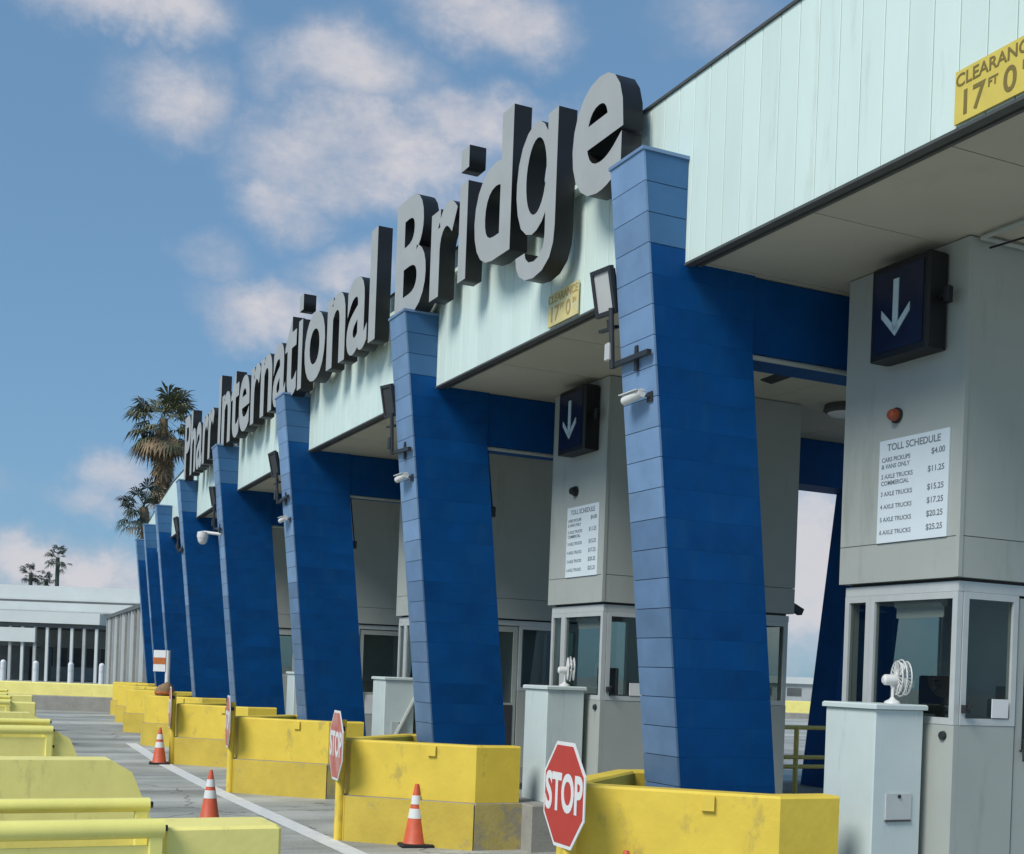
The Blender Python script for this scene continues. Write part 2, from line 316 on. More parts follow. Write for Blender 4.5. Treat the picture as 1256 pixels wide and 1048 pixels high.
# ------------------------------------------------------------------ layout of the plaza
BAY = 5.2
BA = [R(a) for a in (25.6, 25.4, 24.0, 22.3, 21.2, 19.6, 19.0, 19.0)]
def axis_t(a): return Vector((-math.sin(a), math.cos(a), 0))
def axis_n(a): return Vector((math.cos(a), math.sin(a), 0))
ORG = [Vector((1.27, 10.0, 0))]
for a in BA[:7]: ORG.append(ORG[-1] + axis_t(a) * BAY)
NP = 8
ANG = [BA[0]] + [(BA[i - 1] + BA[i]) / 2 for i in range(1, 7)] + [BA[6]]
def PM(i): return Matrix.Translation(ORG[i]) @ Matrix.Rotation(ANG[i], 4, 'Z')
def ext(i):
    "portal origin and axes, continued past both ends of the row"
    if i < 0: return ORG[0] - axis_t(BA[0]) * BAY * (-i), BA[0]
    if i > 7: return ORG[7] + axis_t(BA[6]) * BAY * (i - 7), BA[6]
    return ORG[i], ANG[i]
ORD = ['nearest', 'second nearest', 'third nearest', 'fourth nearest', 'fifth nearest', 'sixth nearest', 'seventh nearest', 'farthest']
Z_SOF, Z_TOP = 5.20, 6.64

# ------------------------------------------------------------------ ground
gm = MB(); gm.add([(-900, -200, 0), (900, -200, 0), (900, 1600, 0), (-900, 1600, 0)], [(0, 1, 2, 3)])
tag(put('road', gm.mesh('road', 'road')), 'grey concrete road surface of the toll plaza', kind='structure')
# painted stop line that runs across all lanes in front of the islands
sl = MB()
for k in range(0, 5):
    p0, a0 = ext(k); p1, a1 = ext(k + 1)
    f0, f1 = (-0.25, 1.0) if k == 0 else (0.0, 1.0)
    if k == 4: f1 = 0.05
    def pt(f, n): return p0.lerp(p1, f) + axis_n(a0 + (a1 - a0) * f) * n
    b0 = Vector((-.09, .16, 0))
    q = [pt(f0, -1.36), pt(f0, -1.12), pt(f1, -1.12), pt(f1, -1.36)]
    sl.add([(v.x, v.y, 0.004) for v in q], [(0, 1, 2, 3)])
tag(put('stop_line', sl.mesh('stop_line', 'line')), 'worn white stop line painted along the island noses', kind='structure')

# ------------------------------------------------------------------ portal frames
def nf(z): return 0.11 - 0.109 * (z - 1.12)
def nb(z): return 1.06 - 0.109 * (z - 1.05)
T0, T1 = 0.05, 0.56
PITCH = 0.236; RD = 6.98        # depth of the canopy frames
core = MB()
core.extr_y([(nf(.5) + .02, .5), (nb(.5) - .02, .5), (nb(4.58) - .02, 4.58), (nb(4.58) - .02, 5.16), (0.3, 5.16), (0.3, 5.985), (nf(5.985) + .02, 5.985)], T0 + .018, T1 - .002)
core_me = core.mesh('column_core', 'blue')
panels = []     # (mesh, name)
z = 6.0; k = 0
while z > 0.52:
    za, zb = z, max(0.5, z - PITCH + 0.006)
    m = MB()
    # front face panel, leaning with the column
    x1, x0 = nf(za), nf(zb)
    m.add([(x0, T0, zb), (x1, T0, za), (x1, T1, za), (x0, T1, zb), (x0 + .018, T0, zb), (x1 + .018, T0, za), (x1 + .018, T1, za), (x0 + .018, T1, zb)],
          [(0, 1, 2, 3), (4, 7, 6, 5), (0, 4, 5, 1), (3, 2, 6, 7), (1, 5, 6, 2), (0, 3, 7, 4)])
    panels.append(('front', m.mesh('cladding_panel', 'blue_lit' if za > 3.2 else 'blue_low')))
    if zb < Z_SOF - .05: zb -= .005      # lower courses butt more tightly
    m = MB()
    lim = -0.004 if zb > Z_SOF - .05 else 9
    xa, xb = (min(nb(za), lim), min(nb(zb), lim))
    if za > 4.58: xa = min(nb(4.58), lim)
    if zb > 4.58: xb = min(nb(4.58), lim)
    fa, fb = nf(za) + .019, nf(zb) + .019
    m.add([(fb, T0 + .001, zb), (xb, T0 + .001, zb), (xa, T0 + .001, za), (fa, T0 + .001, za), (fb, T0 + .019, zb), (xb, T0 + .019, zb), (xa, T0 + .019, za), (fa, T0 + .019, za)],
          [(0, 1, 2, 3), (7, 6, 5, 4), (0, 4, 5, 1), (1, 5, 6, 2), (2, 6, 7, 3), (3, 7, 4, 0)])
    panels.append(('side', m.mesh('cladding_panel', 'blue' if zb < Z_SOF - .05 else 'blue_bounce')))
    z -= PITCH
cap_me = MB().box(nf(6.0) - .012, 0.3, T0 - .012, T1 + .012, 6.001, 6.028).mesh('column_cap', 'blue_lit')
beam_me = MB().box(nb(4.58) - .03, RD - nb(4.58) + .03, T0 + .022, T1 - .006, 4.58, 5.19).mesh('beam', 'blue')
rear = MB().extr_y([(RD - x, z) for x, z in [(nf(.5), .5), (nb(.5), .5), (nb(4.58), 4.58), (nb(4.58), 5.16), (0.3, 5.16), (0.3, 6.0), (nf(6.0), 6.0)]][::-1], T0, T1)
rear_me = rear.mesh('rear_column', 'blue')
conduit_me = MB().tube((nb(4.58) - .01, T0 + .05, 4.555), (3.2, T0 + .05, 4.555), .022, seg=8).mesh('conduit', 'booth')
where = ['beside the large right-hand booth', 'rising left of the second booth', 'third from the right along the facade', 'fourth from the right with a white dome camera', 'fifth from the right along the facade', 'sixth from the right along the facade', 'seventh from the right along the facade', 'at the far left end of the canopy']
for i in range(NP):
    t = thing('portal_frame', PM(i), 'blue slanted canopy column and beam, ' + where[i], 'canopy frame', 'blue frames carrying the canopy')
    fc = put('front_column', core_me, t)
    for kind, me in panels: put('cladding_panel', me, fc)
    put('column_cap', cap_me, fc)
    put('beam', beam_me, t)
    put('rear_column', rear_me, t)
    put('conduit', conduit_me, t)

# ------------------------------------------------------------------ canopy
can = thing('toll_canopy', TR(*ORG[3]), 'long white metal canopy roof over the toll lanes', 'canopy')
coff = ORG[3]
def bil(k, n, f):
    p0, a0 = ext(k); p1, a1 = ext(k + 1)
    return (p0 + axis_n(a0) * n).lerp(p1 + axis_n(a1) * n, f)
fp = MB(); W = BAY / 24
w0, w1 = 0.0035, W - 0.0035
prof = [(w0, 0.03), (w0, 0.004), (w0 + .004, 0.0), (w1 - .004, 0.0), (w1, 0.004), (w1, 0.03)]   # (y, x): flat pan with turned edges
pv = []
for zz in (Z_SOF - .02, Z_TOP): pv += [(x, y, zz) for y, x in prof]
npf = len(prof)
fp.add(pv, [(i + 1, i, i + npf, i + 1 + npf) for i in range(npf - 1)] + [tuple(range(npf)), tuple(range(2 * npf - 1, npf - 1, -1)), (0, npf - 1, 2 * npf - 1, npf)])
panel_me = fp.mesh('fascia_panel', 'fascia')
for k in range(-1, 7):
    p0, a0 = ext(k); ba = BA[max(0, min(k, 6))]
    for j in range(24):
        pos = p0 + axis_t(ba) * (W * j) - coff
        o = put('fascia_panel', panel_me, can); o.matrix_local = Matrix.Translation(pos) @ Matrix.Rotation(ba, 4, 'Z')
    # backing behind the joints, coping, drip edge
    loc = Matrix.Translation(p0 - coff) @ Matrix.Rotation(ba, 4, 'Z')
    put('fascia_backing', MB().box(0.034, 0.10, 0, BAY, Z_SOF + .01, Z_TOP - .01).mesh('fascia_backing', 'trim'), can, loc)
    put('coping', MB().box(-0.018, 0.14, 0.0, BAY, Z_TOP + .002, Z_TOP + .024).mesh('coping', 'trim'), can, loc)
    put('drip_edge', MB().box(-0.022, 0.05, 0.58, BAY + .03, Z_SOF - .042, Z_SOF - .022).mesh('drip_edge', 'trim'), can, loc)
    put('soffit_trim', MB().box(0.10, 0.13, 0.58, BAY + .03, Z_SOF - .03, Z_SOF - .001).mesh('soffit_trim', 'trim'), can, loc)
def slab(q, z0, z1):
    return MB().add([(p.x, p.y, z0) for p in q] + [(p.x, p.y, z1) for p in q], [(3, 2, 1, 0), (4, 5, 6, 7), (0, 1, 5, 4), (1, 2, 6, 5), (2, 3, 7, 6), (3, 0, 4, 7)])
for k in range(-1, 7):
    nt, nn = (4, 4) if k < 3 else (2, 2)
    for a in range(nt):
        for b in range(nn):
            ga, gb = .0012, .0009
            n0, n1 = .052 + (6.93 - .052) * b / nn + .004, .052 + (6.93 - .052) * (b + 1) / nn - .004
            f0, f1 = a / nt + ga, (a + 1) / nt - ga
            q = [bil(k, n0, f0) - coff, bil(k, n1, f0) - coff, bil(k, n1, f1) - coff, bil(k, n0, f1) - coff]
            put('soffit_panel', slab(q, Z_SOF, Z_SOF + .02).mesh('soffit_panel', 'soffit'), can)
    q = [bil(k, .11, 0) - coff, bil(k, 6.96, 0) - coff, bil(k, 6.96, 1) - coff, bil(k, .11, 1) - coff]
    put('roof_deck', slab(q, Z_SOF + .03, Z_TOP - .05).mesh('roof_deck', 'roof'), can)
    q = [bil(k, 6.961, 0) - coff, bil(k, 7.02, 0) - coff, bil(k, 7.02, 1) - coff, bil(k, 6.961, 1) - coff]
    put('rear_fascia', slab(q, Z_SOF - .02, Z_TOP).mesh('rear_fascia', 'fascia'), can)
q = [ext(7)[0] - coff + axis_n(BA[6]) * .0, ext(7)[0] - coff + axis_n(BA[6]) * 6.96, ext(7)[0] - coff + axis_n(BA[6]) * 6.96 + axis_t(BA[6]) * .62, ext(7)[0] - coff + axis_t(BA[6]) * .62]
put('end_fascia', slab(q, Z_SOF - .015, Z_TOP - .004).mesh('end_fascia', 'fascia'), can)

# ------------------------------------------------------------------ name letters on the fascia
def along(s):
    k = min(max(int(math.floor(s / BAY)), 0), 6); ba = BA[k]
    return ORG[k] + axis_t(ba) * (s - k * BAY), ba
OFFS = 0.044
cap0 = bounds(glyph('H', 1.0))[3]
FS = (1.41 - 2 * OFFS) / cap0
def adv(c):
    a = bounds(glyph('H' + c + 'H', FS)); b = bounds(glyph('HH', FS)); return (a[1] - a[0]) - (b[1] - b[0])
sgn = thing('bridge_name_sign', TR(*ORG[2]), 'large grey raised letters spelling the bridge name along the canopy front', 'sign')
cache = {}
def letter_g():
    "single-storey g: bowl, stem and an open hook below the baseline"
    out = [(.63, 1.02), (.83, 1.02), (.83, -.05), (.81, -.20), (.74, -.32), (.60, -.40), (.42, -.425), (.24, -.40), (.11, -.33), (.04, -.23), (.025, -.14),
           (.22, -.14), (.245, -.20), (.31, -.25), (.42, -.27), (.53, -.25), (.60, -.19), (.63, -.09), (.63, .13), (.56, .06), (.46, .01), (.36, -.005), (.24, .03), (.12, .12),
           (.04, .27), (.0, .44), (.0, .58), (.03, .75), (.10, .89), (.21, .99), (.35, 1.04), (.47, 1.02), (.56, .96), (.63, .87)]
    hole = [(.415 + .21 * math.cos(2 * math.pi * k / 28), .525 + .355 * math.sin(2 * math.pi * k / 28)) for k in range(28)]
    cu = bpy.data.curves.new('t', 'CURVE'); cu.dimensions = '2D'; cu.fill_mode = 'BOTH'; cu.extrude = 0.095
    for ptl in (out, hole):
        sp = cu.splines.new('POLY'); sp.points.add(len(ptl) - 1); sp.use_cyclic_u = True
        for q, (a, b) in zip(sp.points, ptl): q.co = (a, b - OFFS, 0, 1)
    ob = bpy.data.objects.new('t', cu); me = bpy.data.meshes.new_from_object(ob); bpy.data.objects.remove(ob); bpy.data.curves.remove(cu)
    me.name = 'letter'; me.materials.clear(); me.materials.append(M['letter']); me.materials.append(M['letter_side'])
    for p in me.polygons: p.material_index = 0 if p.normal.z > 0.9 else 1
    return me
def letter_i():
    m = MB(); m.add([], [])
    me = None; cu = bpy.data.curves.new('t', 'CURVE'); cu.dimensions = '2D'; cu.fill_mode = 'BOTH'; cu.extrude = 0.095
    for z0, z1 in ((0.0, 1.03), (1.17, 1.40)):
        sp = cu.splines.new('POLY'); sp.points.add(3); sp.use_cyclic_u = True
        for q, (a, b) in zip(sp.points, ((.09, z0), (.30, z0), (.30, z1), (.09, z1))): q.co = (a, b - OFFS, 0, 1)
    ob = bpy.data.objects.new('t', cu); me = bpy.data.meshes.new_from_object(ob); bpy.data.objects.remove(ob); bpy.data.curves.remove(cu)
    me.name = 'letter'; me.materials.clear(); me.materials.append(M['letter']); me.materials.append(M['letter_side'])
    for p in me.polygons: p.material_index = 0 if p.normal.z > 0.9 else 1
    return me
def letter(c):
    if c not in cache:
        me = letter_g() if c == 'g' else letter_i() if c == 'i' else glyph(c, FS, 0.095, OFFS, mats=('letter', 'letter_side'), name='letter')
        cache[c] = (me, bounds(me))
    return cache[c]
# each word runs from s_left (far) to s_right (near), measured along the facade from the nearest frame
words = [('Pharr', 20.95, 16.8), ('International', 16.3, 6.62), ('Bridge', 5.95, 0.55)]
for w, s_l, s_r in words:
    advs = [{'g': 1.03, 'i': 0.42}.get(c) or adv(c) for c in w]
    x = 0; xs = []
    for c, a in zip(w, advs): xs.append(x); x += a
    b0 = letter(w[0])[1]; bl = letter(w[-1])[1]
    left, right = xs[0] + b0[0], xs[-1] + bl[1]
    sc = (s_l - s_r) / (right - left)
    for c, xx in zip(w, xs):
        me, bb = letter(c)
        cx = (bb[0] + bb[1]) / 2
        s = s_l - (xx + cx - left) * sc
        p, ba = along(s)
        wscale = min(sc, 1.0)
        o = put('letter', me, sgn)
        o.matrix_local = Matrix.Translation(p - ORG[2] + axis_n(ba) * -0.215 + Vector((0, 0, 6.0 + OFFS))) @ Matrix.Rotation(ba, 4, 'Z') @ FACE_OUT @ Matrix.Diagonal((wscale, 1, 1, 1)) @ TR(-cx, 0, 0)
# stand-off rail that the letters are bolted to
for k in range(0, 5):
    ba = BA[k]; f1 = BAY if k < 4 else 0.3
    for zz in (6.30,):
        put('mounting_rail', MB().box(-0.118, -0.012, 1.0 if k == 0 else 0.7, f1 - .05 if k < 4 else .75, zz, zz + .04).mesh('mounting_rail', 'fascia'), sgn, Matrix.Translation(ORG[k] - ORG[2]) @ Matrix.Rotation(ba, 4, 'Z'))

# ------------------------------------------------------------------ clearance signs
def clearance(i, mt, label, ik='sign_ink'):
    base = (-0.012, -3.12, 5.2)
    t = thing('clearance_sign', PM(i) @ TR(*base), label, 'sign', 'clearance signs on the canopy edge')
    put('plate', MB().box(-0.012, 0.0, -0.30, 0.30, 0.0, 0.31).mesh('plate', mt), t)
    put('lettering', glyph('CLEARANCE', 0.105, 0.001, 0.0015, 'CENTER', mats=(ik,)), t, TR(-0.014, 0, 0.215) @ FACE_OUT)
    put('lettering', glyph('17', 0.20, 0.001, 0.003, 'CENTER', mats=(ik,)), t, TR(-0.014, 0.165, 0.04) @ FACE_OUT)
    put('lettering', glyph('FT', 0.07, 0.001, 0.0015, 'CENTER', mats=(ik,)), t, TR(-0.014, 0.01, 0.125) @ FACE_OUT)
    put('lettering', glyph('0', 0.20, 0.001, 0.003, 'CENTER', mats=(ik,)), t, TR(-0.014, -0.115, 0.04) @ FACE_OUT)
    put('lettering', glyph('IN', 0.07, 0.001, 0.0015, 'CENTER', mats=(ik,)), t, TR(-0.014, -0.235, 0.125) @ FACE_OUT)
clearance(0, 'sign_yellow', 'yellow 17 FT 0 IN clearance sign at the right edge, nearest')
clearance(1, 'sign_faded', 'small faded yellow clearance sign below the g of the name', 'ink_faded')

# ------------------------------------------------------------------ islands with yellow nose walls
Z_ISL, Z_WALL = 0.50, 1.11
plat_poly = [(-1.03, -.36), (.08, -1.33), (.62, -1.33), (.62, -1.60), (7.5, -1.60), (7.5, 1.0), (.08, 1.0), (-1.03, -.02)]
def island(i):
    t = thing('toll_island', PM(i), ORD[i] + ' concrete toll island with kerb and yellow wedge-shaped nose wall' if i else 'nearest toll island with a yellow nose wall beside the big STOP sign', 'traffic island', 'toll islands along the facade')
    m = MB(); m.prism(plat_poly, 0.0, Z_ISL, .02); put('platform', plat_me, t)
    put('nose_kerb', kerb_me, t); put('nose_kerb', side_kerb_me, t)
    for me in wall_mes: put('nose_wall', me, t)
    put('lifting_lug', lug_me, t)
plat_me = MB().prism(plat_poly, 0.0, Z_ISL, .012).mesh('platform', 'concrete')
# painted kerb course, a little proud of the platform
kerb_me = MB()
for (a, b) in (((-1.05, -.36), (.06, -1.33)), ((-1.05, -.36), (-1.05, -.02)), ((-1.05, -.02), (.08, 1.02))):
    a, b = Vector((*a, 0)), Vector((*b, 0)); d = (b - a).normalized(); nrm = Vector((-d.y, d.x, 0)) * .5
    if nrm.x > 0: nrm = -nrm
    q = [a, b, b + nrm * .022, a + nrm * .022]
    kerb_me.add([(p.x, p.y, 0.0) for p in q] + [(p.x, p.y, Z_ISL - .006) for p in q], [(3, 2, 1, 0), (4, 5, 6, 7), (0, 1, 5, 4), (1, 2, 6, 5), (2, 3, 7, 6), (3, 0, 4, 7)])
kerb_me = kerb_me.mesh('nose_kerb', 'yellow_worn')
side_kerb_me = MB().box(.072, .618, -1.342, -1.331, 0.0, Z_ISL - .006).mesh('nose_kerb', 'yellow_bare')
def wallseg(outer, inner):
    n = len(outer); poly = outer + inner[::-1]
    m = MB(); c = .018
    N = len(poly)
    # top ring pulled in towards the wall's middle line
    mid = [((outer[i][0] + inner[i][0]) / 2, (outer[i][1] + inner[i][1]) / 2) for i in range(n)]
    mids = mid + mid[::-1]
    top = []
    for p, q in zip(poly, mids):
        d = math.hypot(p[0] - q[0], p[1] - q[1]); top.append((p[0] + (q[0] - p[0]) / d * c, p[1] + (q[1] - p[1]) / d * c))
    vs = [(x, y, Z_ISL + .002) for x, y in poly] + [(x, y, Z_WALL - c) for x, y in poly] + [(x, y, Z_WALL) for x, y in top]
    fs = []
    for k in (0, N):
        for i in range(N): fs.append((k + i, k + (i + 1) % N, k + N + (i + 1) % N, k + N + i))
    for k, rev in ((0, True), (2 * N, False)):
        for i in range(n - 1):
            f = (k + i, k + i + 1, k + N - 2 - i, k + N - 1 - i); fs.append(f[::-1] if rev else f)
    return m.add(vs, fs).mesh('nose_wall', 'yellow')
wall_mes = [wallseg([(-1.0, -.19), (-1.0, -.35), (.08, -1.30), (.60, -1.30)], [(-.80, -.19), (-.80, -.27), (.15, -1.10), (.60, -1.10)]),
            wallseg([(.60, .97), (.08, .97), (-1.0, -.03), (-1.0, -.186)], [(.60, .78), (.15, .78), (-.80, -.11), (-.80, -.186)])]
lug_me = MB().add(*(lambda a, b: ([(*a, .0)] and [(a[0], a[1], .98), (b[0], b[1], .98), (b[0] - .022, b[1] - .022, .98), (a[0] - .022, a[1] - .022, .98), (a[0], a[1], 1.085), (b[0], b[1], 1.085), (b[0] - .018, b[1] - .018, 1.085), (a[0] - .018, a[1] - .018, 1.085)], [(0, 1, 2, 3), (4, 7, 6, 5), (0, 4, 5, 1), (1, 5, 6, 2), (2, 6, 7, 3), (3, 7, 4, 0)]))((-.33, -.94), (-.26, -1.0))).mesh('lifting_lug', 'yellow')
for i in range(NP): island(i)

# ------------------------------------------------------------------ toll booths
TN, TF = -1.55, -0.25       # near and far side of the tower
BN, BF = -1.52, -0.29       # near and far side of the glazed cabin
F0, F1 = 1.44, 3.95
ZB = Z_ISL + .003
SILL, HEAD = 1.64, 2.62
def ring_frame_x(x0, x1, ya, yb, za, zb, w, nm='window_frame'):
    m = MB(); lo, hi = min(ya, yb), max(ya, yb)
    m.box(x0, x1, lo, hi, za, za + w); m.box(x0, x1, lo, hi, zb - w, zb); m.box(x0, x1, lo, lo + w, za + w, zb - w); m.box(x0, x1, hi - w, hi, za + w, zb - w)
    return m.mesh(nm, 'frame')
def ring_frame_y(y0, y1, xa, xb, za, zb, w, nm='window_frame'):
    m = MB(); m.box(xa, xb, y0, y1, za, za + w); m.box(xa, xb, y0, y1, zb - w, zb); m.box(xa, xa + w, y0, y1, za + w, zb - w); m.box(xb - w, xb, y0, y1, za + w, zb - w)
    return m.mesh(nm, 'frame')
booth_parts = []     # (name, mesh, [subparts])
def bp(name, me, subs=()): booth_parts.append((name, me, list(subs)))
# upper housing: cladding sheets with a joint low down
bp('tower_cladding', MB().box(1.40, 4.0, TN, TF, 3.022, 5.19).mesh('tower_cladding', 'booth'))
bp('tower_cladding', MB().box(1.40, 4.0, TN, TF, 2.72, 3.016).mesh('tower_cladding', 'booth'))
bp('corner_trim', MB().box(1.392, 1.43, TN - .006, TN + .03, 2.722, 5.185).mesh('corner_trim', 'booth'))
bp('shadow_gap', MB().box(1.47, 3.93, BN + .03, BF - .03, 2.696, 2.718).mesh('shadow_gap', 'dark'))
# lower walls
bp('wall_panel', MB().box(F0, F0 + .05, BN, BF, ZB, SILL).mesh('wall_panel', 'booth'))
bp('wall_panel', MB().box(F0 + .052, 2.04, BN, BN + .05, ZB, SILL).mesh('wall_panel', 'booth'))
bp('wall_panel', MB().box(2.93, F1, BN, BN + .05, ZB, SILL).mesh('wall_panel', 'booth'))
bp('wall_panel', MB().box(F0 + .052, F1, BF - .05, BF, ZB, SILL).mesh('wall_panel', 'booth'))
bp('wall_panel', MB().box(F1 - .05, F1 - .001, BN + .052, BF - .052, ZB, SILL).mesh('wall_panel', 'booth'))
# head band
hb = MB(); hb.box(F0, F0 + .05, BN, BF, HEAD, 2.694); hb.box(F0 + .052, F1, BN, BN + .05, HEAD, 2.694); hb.box(F0 + .052, F1, BF - .05, BF, HEAD, 2.694); hb.box(F1 - .05, F1, BN + .052, BF - .052, HEAD, 2.694)
bp('head_band', hb.mesh('head_band', 'frame'))
def win_x(x, ya, yb):   # pane in a plane of constant x
    bp('window', ring_frame_x(x - .004, x + .046, ya, yb, SILL + .002, HEAD - .002, .05), [('pane', MB().box(x + .018, x + .024, min(ya, yb) + .05, max(ya, yb) - .05, SILL + .052, HEAD - .052).mesh('pane', 'glass'))])
def win_y(y, xa, xb, s=1, za=SILL):
    bp('window', ring_frame_y(y - .004, y + .046, xa, xb, za + .002, HEAD - .002, .05), [('pane', MB().box(xa + .05, xb - .05, y + .018, y + .024, za + .052, HEAD - .052).mesh('pane', 'glass'))])
win_x(F0, BN + .002, BF - .30)
win_x(F0, BF - .298, BF - .002)
win_y(BN, F0 + .054, 2.04); win_y(BN, 2.93, 3.94)
win_y(BF - .046, F0 + .054, 2.5); bp('wall_panel', MB().box(2.502, 3.94, BF - .046, BF - .006, SILL + .002, HEAD - .002).mesh('wall_panel', 'frame'))
win_x(F1 - .046, BN + .054, BF - .054)
# door in the near side wall
dm = MB(); dm.box(2.06, 2.91, BN + .01, BN + .045, ZB + .01, 1.45); dm.box(2.06, 2.13, BN + .01, BN + .045, 1.45, HEAD - .02); dm.box(2.84, 2.91, BN + .01, BN + .045, 1.45, HEAD - .02); dm.box(2.13, 2.84, BN + .01, BN + .045, HEAD - .10, HEAD - .02)
bp('door', dm.mesh('door', 'booth'), [('pane', MB().box(2.13, 2.84, BN + .024, BN + .030, 1.45, HEAD - .10).mesh('pane', 'glass')), ('handle', MB().tube((2.12, BN - .03, 1.38), (2.12, BN - .03, 1.55), .012).tube((2.12, BN - .03, 1.46), (2.12, BN + .01, 1.46), .008).mesh('handle', 'steel_dark')),
    ('notice', MB().box(2.20, 2.50, BN + .004, BN + .008, 1.05, 1.40).mesh('notice', 'white'))])
bp('dark_door_sheet', MB().box(2.42, 2.86, BN + .004, BN + .009, ZB + .08, 1.42).mesh('dark_door_sheet', 'dark'))  # flat dark sheet on the door, standing in for a dark opening
bp('partition', MB().box(2.99, 3.03, BN + .052, BF - .35, ZB + .021, HEAD + .03).mesh('partition', 'white'))
bp('floor', MB().box(F0 + .052, F1 - .052, BN + .052, BF - .052, ZB, ZB + .02).mesh('floor', 'dark'))
bp('window_latch', MB().box(1.50, 1.545, BN - .05, BN - .006, 1.73, 1.79).tube((1.52, BN - .05, 1.76), (1.52, BN - .09, 1.80), .012).mesh('window_latch', 'steel_dark'))
bp('doorbell', MB().lathe([(.035, 0), (.03, -.02), (.012, -.024)], (F0 - .002, BN + .10, 1.56), 'x', 14).mesh('doorbell', 'steel_dark'))
blabel = ['large grey toll booth at the right edge, nearest', 'second grey toll booth, between the two nearest blue columns', 'third toll booth, seen between the second and third blue columns', 'fourth toll booth, glimpsed left of the third blue column', 'fifth toll booth, a sliver behind the fourth blue column']
def booth(i):
    t = thing('toll_booth', PM(i) @ TR(1.4, -.9, Z_ISL), blabel[i], 'toll booth', 'toll booths on the islands')
    inv = TR(-1.4, .9, -Z_ISL)
    for name, me, subs in booth_parts:
        o = put(name, me, t, inv)
        for sn, sm in subs: put(sn, sm, o)
for i in range(5): booth(i)
put_n = lambda i, x, y, z: PM(i) @ TR(x, y, z)
# fittings inside the two nearest cabins
def interior(i, who):
    t = thing('booth_desk', put_n(i, 1.75, -.75, Z_ISL + .023), 'grey desk inside the ' + who, 'desk', 'booth desks')
    put('desk_top', MB().chbox(-.22, .30, -.30, .36, 1.02, 1.06, .006).mesh('desk_top', 'desk'), t)
    for x in (-.2, .26):
        for y in (-.27, .33): put('leg', MB().box(x - .02, x + .02, y - .02, y + .02, 0, 1.02).mesh('leg', 'desk'), t)
    c = thing('computer_monitor', put_n(i, 1.85, -.95, Z_ISL + 1.083), 'dark monitor on the desk of the ' + who, 'monitor', 'booth monitors')
    put('screen', MB().chbox(-.02, .02, -.22, .22, .12, .42, .01).mesh('screen', 'black'), c)
    put('stand', MB().box(-.015, .03, -.03, .03, .01, .2).chbox(-.09, .09, -.11, .11, 0, .015, .004).mesh('stand', 'black'), c)
    h = thing('office_chair', put_n(i, 2.45, -.95, Z_ISL + .023), 'dark high-backed chair inside the ' + who, 'chair', 'booth chairs')
    put('backrest', MB().chbox(.20, .29, -.24, .24, .72, 1.42, .05).mesh('backrest', 'chair', smooth=True), h)
    put('seat', MB().chbox(-.26, .26, -.26, .26, .58, .68, .04).mesh('seat', 'chair', smooth=True), h)
    st = MB(); st.tube((0, 0, .08), (0, 0, .58), .03)
    for k in range(5):
        a = 2 * math.pi * k / 5; st.tube((0, 0, .09), (.27 * math.cos(a), .27 * math.sin(a), .05), .022, .016, 8)
    put('base', st.mesh('base', 'black'), h)
    put('bracket', MB().box(.20, .24, -.04, .04, .6, .8).mesh('bracket', 'black'), h)
    b = thing('bright_window_strip', put_n(i, 1.54, -1.02, 2.50), 'white strip added for the bright band across the top of the front window, ' + who, 'bright strip', 'bright window strips')  # white strip added to stand for bright light at the window top
    put('strip_tube', MB().tube((0, -.26, .05), (0, .24, .05), .035).mesh('strip_tube', 'white'), b); put('skirt', MB().box(-.004, .004, -.26, .24, -.06, .05).mesh('skirt', 'white'), b)
    w = thing('notice_card', put_n(i, 1.90, BN - .008, 1.70), 'small white card at the bottom of the side window, ' + who, 'notice', 'window cards')
    put('card', MB().box(-.10, .06, -.004, .004, 0, .14).mesh('card', 'white'), w)
    put('lettering', glyph('OPEN', 0.05, 0.0006, 0.0008, 'CENTER', mats=('ink',)), w, TR(-.02, -.006, .07) @ Matrix.Rotation(R(90), 4, 'X')) if False else None
interior(0, 'nearest booth'); interior(1, 'second booth')

# lane signals, schedules, beacons, cabinets, fans
def signal(i, lab):
    t = thing('lane_signal', put_n(i, 1.398, -1.05, 4.40), lab, 'lane signal', 'overhead lane signals')
    put('housing', MB().chbox(-.20, 0, -.31, .31, 0, .72, .02).mesh('housing', 'black'), t)
    put('lens', MB().box(-.206, -.201, -.26, .26, .05, .66).mesh('lens', 'lens'), t)
    m = MB(); m.box(-.214, -.207, -.028, .028, .17, .56)
    for s in (-1, 1):
        m.add([(-.214, 0, .13), (-.214, s * .15, .29), (-.214, s * .15, .35), (-.214, 0, .20), (-.207, 0, .13), (-.207, s * .15, .29), (-.207, s * .15, .35), (-.207, 0, .20)],
              [(0, 1, 2, 3), (7, 6, 5, 4), (0, 4, 5, 1), (1, 5, 6, 2), (2, 6, 7, 3), (3, 7, 4, 0)])
    put('arrow', m.mesh('arrow', 'arrow'), t, TR(0, .02, .02))
    put('hinge', MB().box(-.11, -.08, -.37, -.312, .36, .39).chbox(-.12, -.06, -.42, -.37, .32, .44, .01).mesh('hinge', 'black'), t)
signal(0, 'black lane signal with a large white down arrow, on the nearest booth')
signal(1, 'black lane signal with a dim down arrow, on the second booth')
